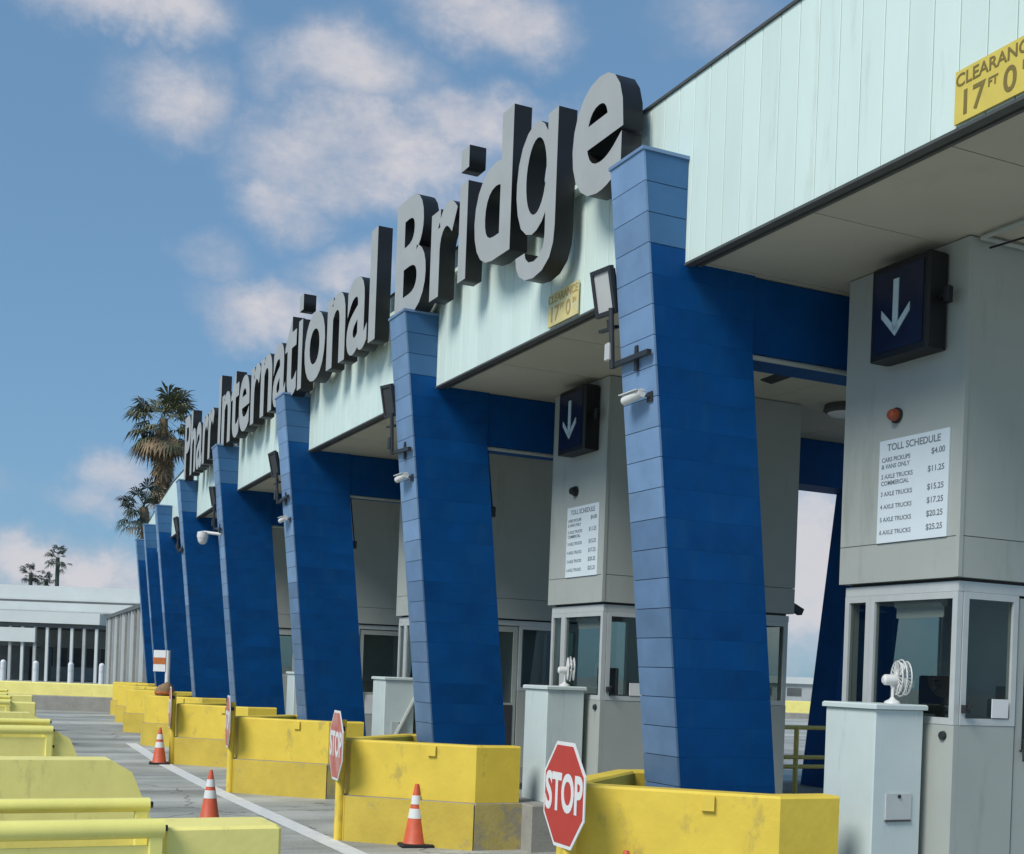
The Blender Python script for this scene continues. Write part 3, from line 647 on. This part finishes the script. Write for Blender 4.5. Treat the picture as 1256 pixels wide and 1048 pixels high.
def schedule(i, lab):
    t = thing('toll_schedule', put_n(i, 1.398, -1.06, 3.02), lab, 'price board', 'toll schedule boards')
    put('sheet', MB().box(-.012, 0, -.37, .37, 0, .80).mesh('sheet', 'sheet'), t)
    def tx(s, y, z, size, al='LEFT'): put('lettering', glyph(s, size, .0006, size * .012, al, mats=('ink',)), t, TR(-.0135, y, z) @ FACE_OUT)
    tx('TOLL SCHEDULE', 0, .715, .075, 'CENTER')
    rows = [(('CARS PICKUPS', '& VANS ONLY'), '$4.00', .63), (('2 AXLE TRUCKS', 'COMMERCIAL'), '$11.25', .50), (('3 AXLE TRUCKS',), '$15.25', .365), (('4 AXLE TRUCKS',), '$17.25', .265), (('5 AXLE TRUCKS',), '$20.25', .165), (('6 AXLE TRUCKS',), '$25.25', .065)]
    for (ls, pr, zz) in rows:
        for k, s in enumerate(ls): tx(s, .34, zz - k * .052, .048)
        tx(pr, -.33, zz, .062, 'RIGHT')
schedule(0, 'white toll schedule sheet on the nearest booth, below the red-brown lamp')
schedule(1, 'white toll schedule sheet on the second booth, between the two nearest columns')
def beacon(i, mt, lab):
    t = thing('beacon_lamp', put_n(i, 1.398, -.86, 4.0), lab, 'lamp', 'round lamps above the schedules')
    put('base', MB().lathe([(.06, 0), (.06, -.02)], (0, 0, 0), 'x', 18).mesh('base', 'steel_dark'), t)
    put('lens', MB().lathe([(.048, -.021), (.048, -.05), (.036, -.075), (.012, -.085)], (0, 0, 0), 'x', 18).mesh('lens', mt, smooth=True), t)
beacon(0, 'beacon', 'small red-brown round lamp above the large toll schedule'); beacon(1, 'black', 'small black round lamp on the second booth')
cl_ = ['pale grey equipment cabinet in front of the nearest booth', 'pale grey equipment cabinet behind the big STOP sign', 'pale grey equipment cabinet with a diagonal brace, beside the second blue column', 'pale grey equipment cabinet left of the third blue column']
def cabinet(i):
    t = thing('equipment_cabinet', put_n(i, .90, -1.02, Z_ISL + .003), cl_[i], 'cabinet', 'cabinets in front of the booths')
    put('body', MB().chbox(0, .46, -.28, .27, 0, 1.235, .008).mesh('body', 'cabinet'), t)
    put('top', MB().chbox(-.025, .485, -.305, .295, 1.236, 1.275, .01).mesh('top', 'cabinet'), t)
    put('access_plate', MB().box(.12, .36, -.291, -.281, .43, .62).mesh('access_plate', 'frame'), t)
    put('lock', MB().tube((.24, -.292, .60), (.24, -.30, .60), .014).mesh('lock', 'steel_dark'), t)
    put('access_slot', MB().box(.12, .36, -.296, -.2815, .415, .428).mesh('access_slot', 'trim'), t)
for i in range(4): cabinet(i)
br = thing('metal_brace', put_n(2, .86, -1.34, Z_ISL), 'grey diagonal brace leaning against the third cabinet', 'brace')
put('brace', MB().tube((.02, 0, .02), (.50, 0, .98), .035, seg=8).mesh('brace', 'booth'), br)
put('foot', MB().chbox(-.08, .12, -.08, .08, 0, .03, .006).mesh('foot', 'white'), br)
def fan(i, lab):
    t = thing('desk_fan', put_n(i, 1.18, -1.16, Z_ISL + 1.279) @ Matrix.Rotation(R(-22), 4, 'Z') @ Matrix.Scale(.8, 4), lab, 'fan', 'desk fans on the cabinets')
    put('base', MB().lathe([(.075, 0), (.07, .02), (.03, .04), (.016, .06)], (0, 0, 0), 'z', 20).mesh('base', 'white_plastic', smooth=True), t)
    put('stem', MB().tube((0, 0, .055), (0, 0, .17), .014).mesh('stem', 'white_plastic'), t)
    put('motor', MB().lathe([(.03, -.10), (.05, -.08), (.052, .02), (.03, .05)], (0, 0, .22), 'x', 20).mesh('motor', 'white_plastic', smooth=True), t)
    gm_ = MB(); ring = 24
    for x, r in ((.07, .17), (.12, .155), (.035, .155)):
        for k in range(ring):
            a, b = 2 * math.pi * k / ring, 2 * math.pi * (k + 1) / ring
            gm_.tube((x, r * math.cos(a), .24 + r * math.sin(a)), (x, r * math.cos(b), .24 + r * math.sin(b)), .007, seg=5, cap=False)
    for k in range(20):
        a = 2 * math.pi * k / 20
        for x in (.035, .12): gm_.tube((x, .03 * math.cos(a), .24 + .03 * math.sin(a)), (x, .155 * math.cos(a), .24 + .155 * math.sin(a)), .004, seg=4, cap=False)
    put('grille', gm_.mesh('grille', 'white_plastic'), t)
    bm_ = MB()
    for k in range(4):
        a = 2 * math.pi * k / 4 + .3; ca, sa = math.cos(a), math.sin(a)
        bm_.add([(.06, .02 * ca, .24 + .02 * sa), (.095, .14 * ca - .05 * sa, .24 + .14 * sa + .05 * ca), (.065, .14 * ca + .05 * sa, .24 + .14 * sa - .05 * ca)], [(0, 1, 2)])
    put('blades', bm_.mesh('blades', 'white_plastic'), t)
fan(0, 'white desk fan on the cabinet of the nearest booth'); fan(1, 'white desk fan on the cabinet of the second booth')

# ------------------------------------------------------------------ floodlights and cameras on the columns
fl_lab = ['floodlight on a dark bracket on the nearest blue column', 'dark floodlight on the second blue column', 'dark floodlight on the third blue column', 'dark floodlight on the fourth blue column', 'dark floodlight on the fifth blue column']
def flood(i, rot):
    t = thing('floodlight', put_n(i, nf(4.45) - .002, .30, 4.45) @ Matrix.Rotation(R((0, 3, -4, 6, -3)[i]), 4, 'X'), fl_lab[i], 'floodlight', 'floodlights on the blue columns')
    put('arm', MB().box(-.06, -.02, -.24, .34, -.02, .02).box(-.022, -.002, -.02, .02, -.10, .10).mesh('arm', 'steel_dark'), t)
    put('pole', MB().tube((-.06, .30, -.03), (-.09, .30, .46), .022).mesh('pole', 'steel_dark'), t)
    hd = MB()
    hw, hh, dp = .135, .19, .04
    hd.box(0, dp, -hw, hw, -hh, -hh + .035); hd.box(0, dp, -hw, hw, hh - .035, hh); hd.box(0, dp, -hw, -hw + .035, -hh + .035, hh - .035); hd.box(0, dp, hw - .035, hw, -hh + .035, hh - .035)
    hd.box(dp, dp + .03, -hw + .02, hw - .02, -hh + .02, hh - .02)
    mw = TR(-.12, .40, .66 - .05) @ Matrix.Rotation(R(rot), 4, 'Z') @ Matrix.Rotation(R(-12), 4, 'Y')
    h = put('lamp_head', hd.mesh('lamp_head', 'steel_dark'), t, mw)
    put('lamp_glass', MB().box(.012, .018, -hw + .03, hw - .03, -hh + .03, hh - .03).mesh('lamp_glass', 'lampglass' if i == 0 else 'dark'), h)
    put('yoke', MB().box(.02, .04, -.02, .02, -.30, -.22).box(.0, .05, -.10, .12, -.31, -.285).mesh('yoke', 'steel_dark'), h)
    put('ballast', MB().chbox(-.11, -.05, .29, .36, .04, .18, .01).mesh('ballast', 'lampglass' if i == 0 else 'steel_dark'), t)
for i in range(5): flood(i, 8)
cm_lab = ['white bullet camera under the nearest floodlight', 'white bullet camera on the second blue column', 'white bullet camera on the third blue column']
for i in range(3):
    t = thing('security_camera', put_n(i, nf(4.12) - .002, .22, 4.12) @ Matrix.Scale(.78, 4), cm_lab[i], 'camera', 'bullet cameras on the columns')
    put('bracket', MB().box(-.012, 0, -.15, -.05, -.05, .05).tube((-.01, -.10, 0), (-.09, -.06, .03), .016).mesh('bracket', 'steel_dark'), t)
    put('camera_body', MB().tube((-.10, -.10, .03), (-.13, .20, -.01), .045, seg=16).mesh('camera_body', 'white_plastic', smooth=True), t)
    put('sunshield', MB().box(-.175, -.055, -.10, .25, .050, .058).mesh('sunshield', 'white_plastic'), t)
    put('lens', MB().tube((-.1299, .199, -.008), (-.131, .206, -.009), .034, seg=16).mesh('lens', 'black'), t)
t = thing('dome_camera', put_n(3, nf(4.25) - .002, .30, 4.30), 'white dome camera on a bent arm on the fourth blue column', 'camera')
put('arm', MB().tube((0, 0, .05), (-.30, .16, .08), .03).mesh('arm', 'white_plastic'), t)
put('housing', MB().lathe([(.03, .10), (.10, .08), (.11, 0), (.10, -.04)], (-.32, .17, .0), 'z', 20).mesh('housing', 'white_plastic', smooth=True), t)
put('dome', MB().lathe([(.095, -.041), (.085, -.10), (.05, -.145), (.01, -.155)], (-.32, .17, .0), 'z', 20).mesh('dome', 'white_plastic', smooth=True), t)
# column-side junction boxes
for i, lab in ((1, 'small dark box on the inner edge of the second blue column'), (2, 'small dark box on the inner edge of the third blue column')):
    t = thing('junction_box', put_n(i, nb(3.75) + .002, .12, 3.75), lab, 'junction box', 'junction boxes on the columns')
    put('box', MB().chbox(0, .06, -.05, .05, 0, .12, .008).mesh('box', 'black'), t)
    put('conduit', MB().tube((.03, 0, .12), (.03 - .083, 0, .78), .01, seg=8).mesh('conduit', 'blue'), t)
# small vent on the far end of the second booth tower
t = thing('security_camera', put_n(1, 4.0, -1.25, 2.86), 'dark angled camera at the back of the second booth tower', 'camera')
put('bracket', MB().box(0, .12, -.03, .03, -.03, .03).mesh('bracket', 'steel_dark'), t)
put('camera_body', MB().box(0, .30, -.045, .045, -.04, .04).mesh('camera_body', 'steel_dark'), t, TR(.06, 0, .03) @ Matrix.Rotation(R(24), 4, 'Y'))
# ceiling fan and round ceiling light behind the nearest column
t = thing('ceiling_fan', put_n(1, 2.05, -4.1, 4.84), 'dark ceiling fan hanging under the canopy behind the nearest column', 'ceiling fan')
put('rod', MB().tube((0, 0, .08), (0, 0, .359), .018).mesh('rod', 'black'), t)
put('motor', MB().lathe([(.05, .10), (.12, .08), (.13, 0), (.08, -.05)], (0, 0, 0), 'z', 20).mesh('motor', 'black', smooth=True), t)
blade = MB().box(.12, .68, -.065, .065, .01, .022).mesh('blade', 'black')
for k in range(5): put('blade', blade, t, Matrix.Rotation(2 * math.pi * k / 5 + .25, 4, 'Z') @ Matrix.Rotation(R(10), 4, 'X'))
t = thing('ceiling_light', put_n(1, 4.42, -1.80, 5.10), 'round dark-rimmed light on the canopy ceiling', 'ceiling light')
put('rim', MB().lathe([(.22, .098), (.24, .03), (.20, 0)], (0, 0, 0), 'z', 24).mesh('rim', 'trim', smooth=True), t)
put('diffuser', MB().lathe([(.19, -.001), (.15, -.03), (.04, -.045)], (0, 0, 0), 'z', 24).mesh('diffuser', 'white', smooth=True), t)
# conduit across the ceiling
t = thing('ceiling_conduit', put_n(0, 1.46, -1.7, 5.12), 'grey conduit loop under the canopy above the nearest booth', 'conduit')
put('pipe', MB().tube((0, -1.4, .05), (0, .1, .05), .018).tube((0, .1, .05), (1.6, .1, .05), .018).mesh('pipe', 'booth'), t)
put('cable', MB().tube((.06, -1.4, -.02), (.06, -.5, -.05), .008, seg=6).tube((.06, -.5, -.05), (.10, .12, .0), .008, seg=6).mesh('cable', 'black'), t)
# yellow pipe railing behind the nearest column
t = thing('pipe_railing', put_n(1, 4.55, -.6, Z_ISL + .003), 'yellow pipe railing seen between the nearest column and its cabinet', 'railing')
for x in (.05, .30, 1.15): put('post', MB().tube((x, 0, 0), (x, 0, .86), .032).mesh('post', 'rail'), t)
for zz in (.84, .46, .34): put('rail', MB().tube((-.1, 0, zz), (1.5, 0, zz), .028).mesh('rail', 'rail'), t)

# ------------------------------------------------------------------ stop signs
oct_ = [(.345 / math.cos(R(22.5)) * math.cos(R(22.5 + 45 * k)), .38 / math.cos(R(22.5)) * math.sin(R(22.5 + 45 * k))) for k in range(8)]
def octp(s, x0, x1, mt, nm):
    m = MB(); m.add([(x0, a * s, b * s) for a, b in oct_] + [(x1, a * s, b * s) for a, b in oct_], [tuple(range(7, -1, -1)), tuple(range(8, 16))] + [(i, (i + 1) % 8, 8 + (i + 1) % 8, 8 + i) for i in range(8)])
    return m.mesh(nm, mt)
white_oct = octp(1.0, -.008, 0, 'white', 'border'); red_oct = octp(.93, -.011, -.0085, 'red', 'face'); faded_oct = octp(.93, -.011, -.0085, 'sign_red_faded', 'face'); stop_me = glyph('STOP', .325, .001, .010, 'CENTER', 'CENTER', mats=('white',))
st_lab = ['red octagonal STOP sign in the centre foreground, largest', 'second STOP sign, left of the second yellow nose wall', 'third STOP sign, edge-on by the third yellow nose wall', 'fourth STOP sign, edge-on and farthest']
post_me = MB().tube((.05, 0, 0), (.05, 0, 1.32), .05, seg=16).mesh('post', 'yellow')
for i in range(4):
    t = thing('stop_sign', put_n(i, -1.14, (-.40, -.27, -.26, -.26)[i], 0) @ Matrix.Rotation(R((-3, -6, -7, -5)[i]), 4, 'Z'), st_lab[i], 'stop sign', 'STOP signs on the island noses')
    put('post', post_me, t)
    b = put('border', white_oct, t, TR(-.004, 0, 1.04)); put('face', red_oct if i == 0 else faded_oct, b)
    put('lettering', stop_me, b, TR(-.0125, 0, 0) @ FACE_OUT @ Matrix.Diagonal((.80, 1.15, 1, 1)))
    put('clamp', MB().box(-.003, .07, -.075, .075, 0, .05).mesh('clamp', 'steel_dark'), t, TR(0, 0, 1.2))

# ------------------------------------------------------------------ traffic cones
def cone(x, y, lab, rz=0.3, sc=.94):
    t = thing('traffic_cone', TR(x, y, 0.002) @ Matrix.Rotation(rz, 4, 'Z') @ Matrix.Scale(sc, 4), lab, 'traffic cone', 'orange traffic cones')
    put('base', cone_base, t)
    prof = [(.15, .03), (.028, .71)]
    def rr(z): return .135 + (.026 - .135) * (z - .03) / .68
    put('cone_body', cone_body, t); put('reflective_collar', col_a, t); put('reflective_collar', col_b, t)
def rr(z): return .135 + (.026 - .135) * (z - .03) / .68
cone_base = MB().chbox(-.19, .19, -.19, .19, 0, .035, .015).mesh('base', 'rubber')
cone_body = MB().lathe([(.145, .035), (rr(.06), .06), (rr(.40), .40), (.026, .69), (.020, .71)], seg=28).mesh('cone_body', 'orange', smooth=True)
col_a = MB().lathe([(rr(.32) + .003, .32), (rr(.43) + .003, .43)], seg=28).mesh('reflective_collar', 'white', smooth=True)
col_b = MB().lathe([(rr(.48) + .003, .48), (rr(.58) + .003, .58)], seg=28).mesh('reflective_collar', 'white', smooth=True)
cone(-.98, 13.72, 'orange cone standing before the second yellow nose wall, largest')
cone(-3.55, 15.2, 'orange cone half hidden behind the pale yellow barrier', 0.9, .86)
cone(-6.40, 23.3, 'orange cone on the stop line, farthest left')
cone(.86, 9.05, 'orange cone of which only the tip shows below the STOP sign')

# ------------------------------------------------------------------ approach barriers at the left
def approach(i, block, lab, sloped=False, railx=3.2):
    t = thing('approach_barrier', put_n(i, -3.3, -.50, 0), lab, 'barrier', 'pale yellow approach barriers')
    if sloped:
        m = MB().extr_y([(0.25, 0), (-block, 0), (-block, .90), (-.28, .90), (-.08, .78)][::-1], -.22, .26)
        put('concrete_block', m.mesh('concrete_block', 'lemon'), t)
    else:
        put('concrete_block', MB().chbox(-block, 0, -.22, .26, 0, .90, .02).mesh('concrete_block', 'lemon'), t)
    # steel guard frame behind the block: two posts, box rails and an inset plate, twice
    x1 = -block - .01; x0 = x1 - railx
    for ky, (ya, yb, zt) in enumerate(((-.30, -.20, .90), (.22, .30, .985))):
        put('top_rail', MB().tube((x0, (ya + yb) / 2, zt), (x1, (ya + yb) / 2, zt), .06 if ky == 0 else .045, seg=16).mesh('top_rail', 'lemon_rail', smooth=True), t)
        for x in (x1 - .04, (x0 + x1) / 2, x0 + .05): put('post', MB().chbox(x - .05, x + .035, ya + .012, yb - .012, 0, zt - .03, .008).mesh('post', 'lemon_rail'), t)
        put('plate', MB().box(x0, x1 - .085, (ya + yb) / 2 - .012, (ya + yb) / 2 + .012, .10, zt - .10).mesh('plate', 'lemon'), t)
        for zz in (zt - .0, zt - .22, zt - .40): put('bolt', MB().tube((x1 + .002, (ya + yb) / 2, zz), (x1 + .022, (ya + yb) / 2, zz), .02, seg=8).mesh('bolt', 'steel_dark'), t)
approach(0, .72, 'pale yellow concrete barrier with tubular steel guard, lower left corner')
approach(1, 2.6, 'second pale yellow barrier with a sloping end, left side', True)
approach(2, .30, 'third pale yellow barrier with steel guard rail, left side', True)
approach(3, .9, 'fourth pale yellow barrier with a steel guard, left side', True)
approach(4, .5, 'fifth pale yellow barrier, small and far at left', False)
approach(5, .6, 'sixth pale yellow barrier, tiny before the far wall', False)

# far cross wall with bollards, end of the plaza
t = thing('cross_wall', TR(-17, 45, 0) @ Matrix.Rotation(R(2), 4, 'Z'), 'low yellow wall on a grey kerb closing the lane, far left', 'wall')
put('kerb', MB().chbox(-9, 3.4, -.25, .35, 0, .52, .03).mesh('kerb', 'concrete'), t)
put('wall_top', MB().chbox(-9, 3.4, -.14, .26, .522, .97, .03).mesh('wall_top', 'lemon'), t)
for k, px in enumerate((5, 45, 88, 126)):
    X = (px - 628 - 1) / 1560 * 60
    t = thing('bollard', TR(X, 60, 0), ['leftmost', 'second from left', 'third from left', 'rightmost'][k] + ' of the white posts behind the far yellow wall', 'bollard', 'white posts behind the far wall')
    put('post', MB().tube((0, 0, 0), (0, 0, 1.55), .13, seg=14).lathe([(.13, 1.55), (.10, 1.62), (.03, 1.66)], seg=14).mesh('post', 'white', smooth=True), t)
    put('band', MB().tube((0, 0, 1.2), (0, 0, 1.3), .134, seg=14).mesh('band', 'far_white'), t)

# small striped sign and the bag near the far islands
t = thing('striped_sign', TR(-8.98, 33.0, 1.11) @ Matrix.Rotation(R(72), 4, 'Z'), 'small white and orange striped board on a white post, far islands', 'sign')
put('post', MB().tube((.02, -.04, 0), (.02, -.04, 1.05), .06).mesh('post', 'white'), t)
put('board', MB().box(-.06, -.02, -.02, .34, .50, 1.05).mesh('board', 'white'), t)
put('stripe', MB().box(-.066, -.061, -.02, .34, .69, .86).mesh('stripe', 'bag_orange'), t)
# ------------------------------------------------------------------ lumpy bag on the fifth nose wall
t = thing('canvas_bag', put_n(4, -.62, -.42, Z_WALL + .002) @ Matrix.Diagonal((.62, .62, 1.15, 1)), 'brown and orange lumpy bag lying on a far yellow wall', 'bag')
bm_ = MB(); pr = [(.30, 0), (.34, .06), (.30, .14), (.22, .21), (.08, .25)]
bm_.lathe(pr, seg=18)
bm_.v = [(x * (1 + .12 * math.sin(5 * math.atan2(y, x) + z * 9)), y * .8 * (1 + .1 * math.cos(3 * math.atan2(y, x))), z * (1 + .1 * math.sin(4 * x * 3))) for x, y, z in bm_.v]
put('sack', bm_.mesh('sack', 'skin_bag', smooth=True), t)
put('strap', MB().lathe([(.33, .03), (.355, .05), (.345, .085)], seg=18).mesh('strap', 'bag_orange', smooth=True), t)

# ------------------------------------------------------------------ palms
def frond_fan(mb, base, d, pet, rad, nleaf, droop, rnd):
    d = d.normalized(); up = Vector((0, 0, 1)); side = d.cross(up)
    if side.length < .1: side = Vector((1, 0, 0))
    side.normalize(); nrm = side.cross(d).normalized()
    hub = base + d * pet + Vector((0, 0, -droop * pet * .35))
    w = .025
    mb.add([base - side * w, base + side * w, hub + side * w * .7, hub - side * w * .7], [(0, 1, 2, 3)])
    for k in range(nleaf):
        a = (k / (nleaf - 1) - .5) * R(230) + rnd.uniform(-.08, .08)
        ld = (d * math.cos(a) + side * math.sin(a)).normalized(); ls = ld.cross(nrm).normalized()
        L = rad * rnd.uniform(.75, 1.05) * (0.75 + .25 * math.cos(a))
        mid = hub + ld * L * .55 + nrm * L * .06
        tip = hub + ld * L * .95 + Vector((0, 0, -droop * L * rnd.uniform(.25, .7)))
        lw = rad * .055
        mb.add([hub, mid - ls * lw, mid + ls * lw, tip], [(0, 1, 2), (1, 3, 2)])
def palm(name, x, y, z, s, lab, ntop=46, skirt=30, mats=('trunk', 'palm', 'palm_dead'), lean=(0, 0), group=None, seed=1, skl=2.6, tr=.22):
    rnd = random.Random(seed)
    t = thing(name, TR(x, y, 0), lab, 'palm tree', group)
    base = Vector((lean[0], lean[1], z)); tm = MB(); prev = None
    rings = 12
    for k in range(rings):
        f0, f1 = k / rings, (k + 1) / rings
        p0 = Vector((lean[0] * f0 ** 1.5, lean[1] * f0 ** 1.5, z * f0)); p1 = Vector((lean[0] * f1 ** 1.5, lean[1] * f1 ** 1.5, z * f1))
        tm.tube(p0, p1, tr * (1.35 - .45 * f0), tr * (1.30 - .45 * f1), 12, cap=(k == rings - 1))
    put('trunk', tm.mesh('trunk', mats[0]), t)
    cm = MB()
    for k in range(ntop):
        el = R(rnd.uniform(-45, 80)); a = rnd.uniform(0, 2 * math.pi)
        d = Vector((math.cos(a) * math.cos(el), math.sin(a) * math.cos(el), math.sin(el)))
        frond_fan(cm, base + Vector((0, 0, rnd.uniform(-.2, .25))) * s, d, rnd.uniform(.55, .95) * s, rnd.uniform(.55, .8) * s, 15, .45 + .3 * (1 - el), rnd)
    put('crown', cm.mesh('crown', mats[1]), t)
    if skirt:
        sm = MB()
        for k in range(skirt):
            a = rnd.uniform(0, 2 * math.pi); h = rnd.uniform(0.1, skl) * s
            d = Vector((math.cos(a) * .32, math.sin(a) * .32, -1))
            fz = (z - h) / z
            frond_fan(sm, Vector((lean[0] * fz ** 1.5, lean[1] * fz ** 1.5, z - h)) + Vector((math.cos(a), math.sin(a), 0)) * tr * .5, d, rnd.uniform(.3, .6) * s, rnd.uniform(.4, .6) * s, 11, .4, rnd)
        for k in range(skirt // 2):
            a = rnd.uniform(0, 2 * math.pi); d = Vector((math.cos(a), math.sin(a), -.75))
            frond_fan(sm, base + Vector((0, 0, -.15 * s)), d, rnd.uniform(.6, .9) * s, rnd.uniform(.5, .7) * s, 13, .9, rnd)
        put('dead_frond_skirt', sm.mesh('dead_frond_skirt', mats[2]), t)
palm('palm_tree', -16.05, 58, 12.9, 1.35, 'tall shaggy fan palm behind the far end of the canopy', lean=(-.25, 0), skl=3.4, skirt=90, seed=3)
palm('palm_tree', -14.55, 52, 8.1, .95, 'smaller dark fan palm below the tall one, beside the canopy end', 34, 10, ('trunk', 'far_green', 'palm_dead'), lean=(-.75, 0), seed=5)
for k, (px, py, d, s, lab) in enumerate(((38, 703, 180, 1.35, 'left one of the three tiny palms above the far roofs'), (57, 712, 170, 1.1, 'low middle one of the three tiny palms above the far roofs'), (71, 684, 180, 1.6, 'tallest of the three tiny palms above the far roofs'))):
    c_ = 1 / math.hypot(1, .037); s_ = .037 * c_
    u = (px - 628) * c_ + (py - 826) * s_; v = -(px - 628) * s_ + (py - 826) * c_
    palm('palm_tree', u * d / 1560, d, 1.9 - v * d / 1560, s, lab, 26, 0, ('far_green', 'far_green', 'far_green'), group='tiny palms above the far roofs', seed=11 + k, tr=.3)

# ------------------------------------------------------------------ far inspection canopy, screen posts and the back of the plaza
t = thing('inspection_canopy', TR(-36, 95, 0), 'long white flat-roofed canopy building at the far left', 'building')
put('upper_fascia', MB().box(-14, 8.6, 2.0, 26, 6.15, 7.25).mesh('upper_fascia', 'far_white'), t)
put('upper_trim', MB().box(-14.1, 8.7, 1.9, 26.1, 5.95, 6.14).mesh('upper_trim', 'far_dark'), t)
put('middle_fascia', MB().box(-14, 8.2, .8, 25, 5.30, 5.94).mesh('middle_fascia', 'far_white'), t)
put('gutter', MB().box(-14, 8.3, .6, .79, 5.20, 5.32).mesh('gutter', 'far_grey'), t)
put('lower_fascia', MB().box(-14, 5.2, -.4, 24, 4.35, 5.18).mesh('lower_fascia', 'far_white'), t)
put('soffit_band', MB().box(-13.8, 5.0, -.1, 24, 4.05, 4.34).mesh('soffit_band', 'far_dark'), t)
put('sign_band', MB().box(-14, .4, -.3, -.1, 2.9, 3.95).mesh('sign_band', 'far_white'), t)
put('back_wall', MB().box(-14, 6, 9, 9.4, 0, 4.05).mesh('back_wall', 'far_grey'), t)
for k in range(11):
    x = -3.4 + k * .92
    put('column', MB().box(x - .10, x + .10, -.05, .15, 0, 4.045).mesh('column', 'far_white' if k % 2 else 'far_grey'), t)
for k in range(8):
    x = -3.0 + k * 1.15
    f = put('booth_window', MB().box(x - .42, x + .42, 8.85, 8.99, 1.0, 2.7).mesh('booth_window', 'frame'), t)
    put('pane', MB().box(x - .36, x + .36, 8.80, 8.845, 1.06, 2.64).mesh('pane', 'far_dark'), f)
put('inspection_bay', MB().box(-3.6, -1.0, 2.4, 3.0, 0, 2.6).mesh('inspection_bay', 'far_dark'), t)
put('inspection_bay', MB().box(-.6, .5, 2.4, 3.0, 0, 2.5).mesh('inspection_bay', 'far_dark'), t)
t = thing('screen_fence', TR(-22.5, 73.5, 0), 'grey screen of tall vertical slats beside the end of the canopy', 'fence')
fa, fb = Vector((-4.6, 11.5, 0)), Vector((4.6, -11.5, 0))
fdir = (fb - fa).normalized(); frot = Matrix.Rotation(math.atan2(fdir.y, fdir.x), 4, 'Z'); flen = (fb - fa).length
for k in range(15):
    put('slat', MB().box(-.09, .09, -.10, .10, 0, 4.5).mesh('slat', ('far_grey', 'far_white', 'concrete')[k % 3]), t, Matrix.Translation(fa.lerp(fb, k / 14)) @ frot)
put('top_rail', MB().box(-flen / 2 - .2, flen / 2 + .2, -.16, .16, 4.51, 4.72).mesh('top_rail', 'far_dark'), t, frot)
for zz in (1.2, 3.0): put('cross_rail', MB().box(-flen / 2, flen / 2, .11, .2, zz, zz + .14).mesh('cross_rail', 'far_grey'), t, frot)
put('backing', MB().box(-flen / 2, flen / 2, .6, .7, 0, 4.3).mesh('backing', 'far_grey'), t, frot)
t = thing('back_wall', TR(16, 70, 0), 'low yellow wall beyond the lanes, seen past the nearest column', 'wall')
put('kerb', MB().chbox(-6, 8, -.2, .4, 0, .3, .03).mesh('kerb', 'concrete'), t); put('wall_top', MB().chbox(-6, 8, -.1, .3, .302, .95, .03).mesh('wall_top', 'lemon'), t)
t = thing('white_shed', TR(26, 115, 0), 'low white building on the horizon, seen past the nearest column', 'building')
put('wall', MB().box(-8, 10, 0, 8, 0, 1.9).mesh('wall', 'far_grey'), t); put('roof', MB().box(-8.3, 10.3, -.3, 8.3, 1.91, 2.5).mesh('roof', 'far_white'), t)
for k in range(6): put('window', MB().box(-6.5 + k * 2.7, -5.2 + k * 2.7, -.05, -.005, .8, 1.5).mesh('window', 'far_dark'), t)
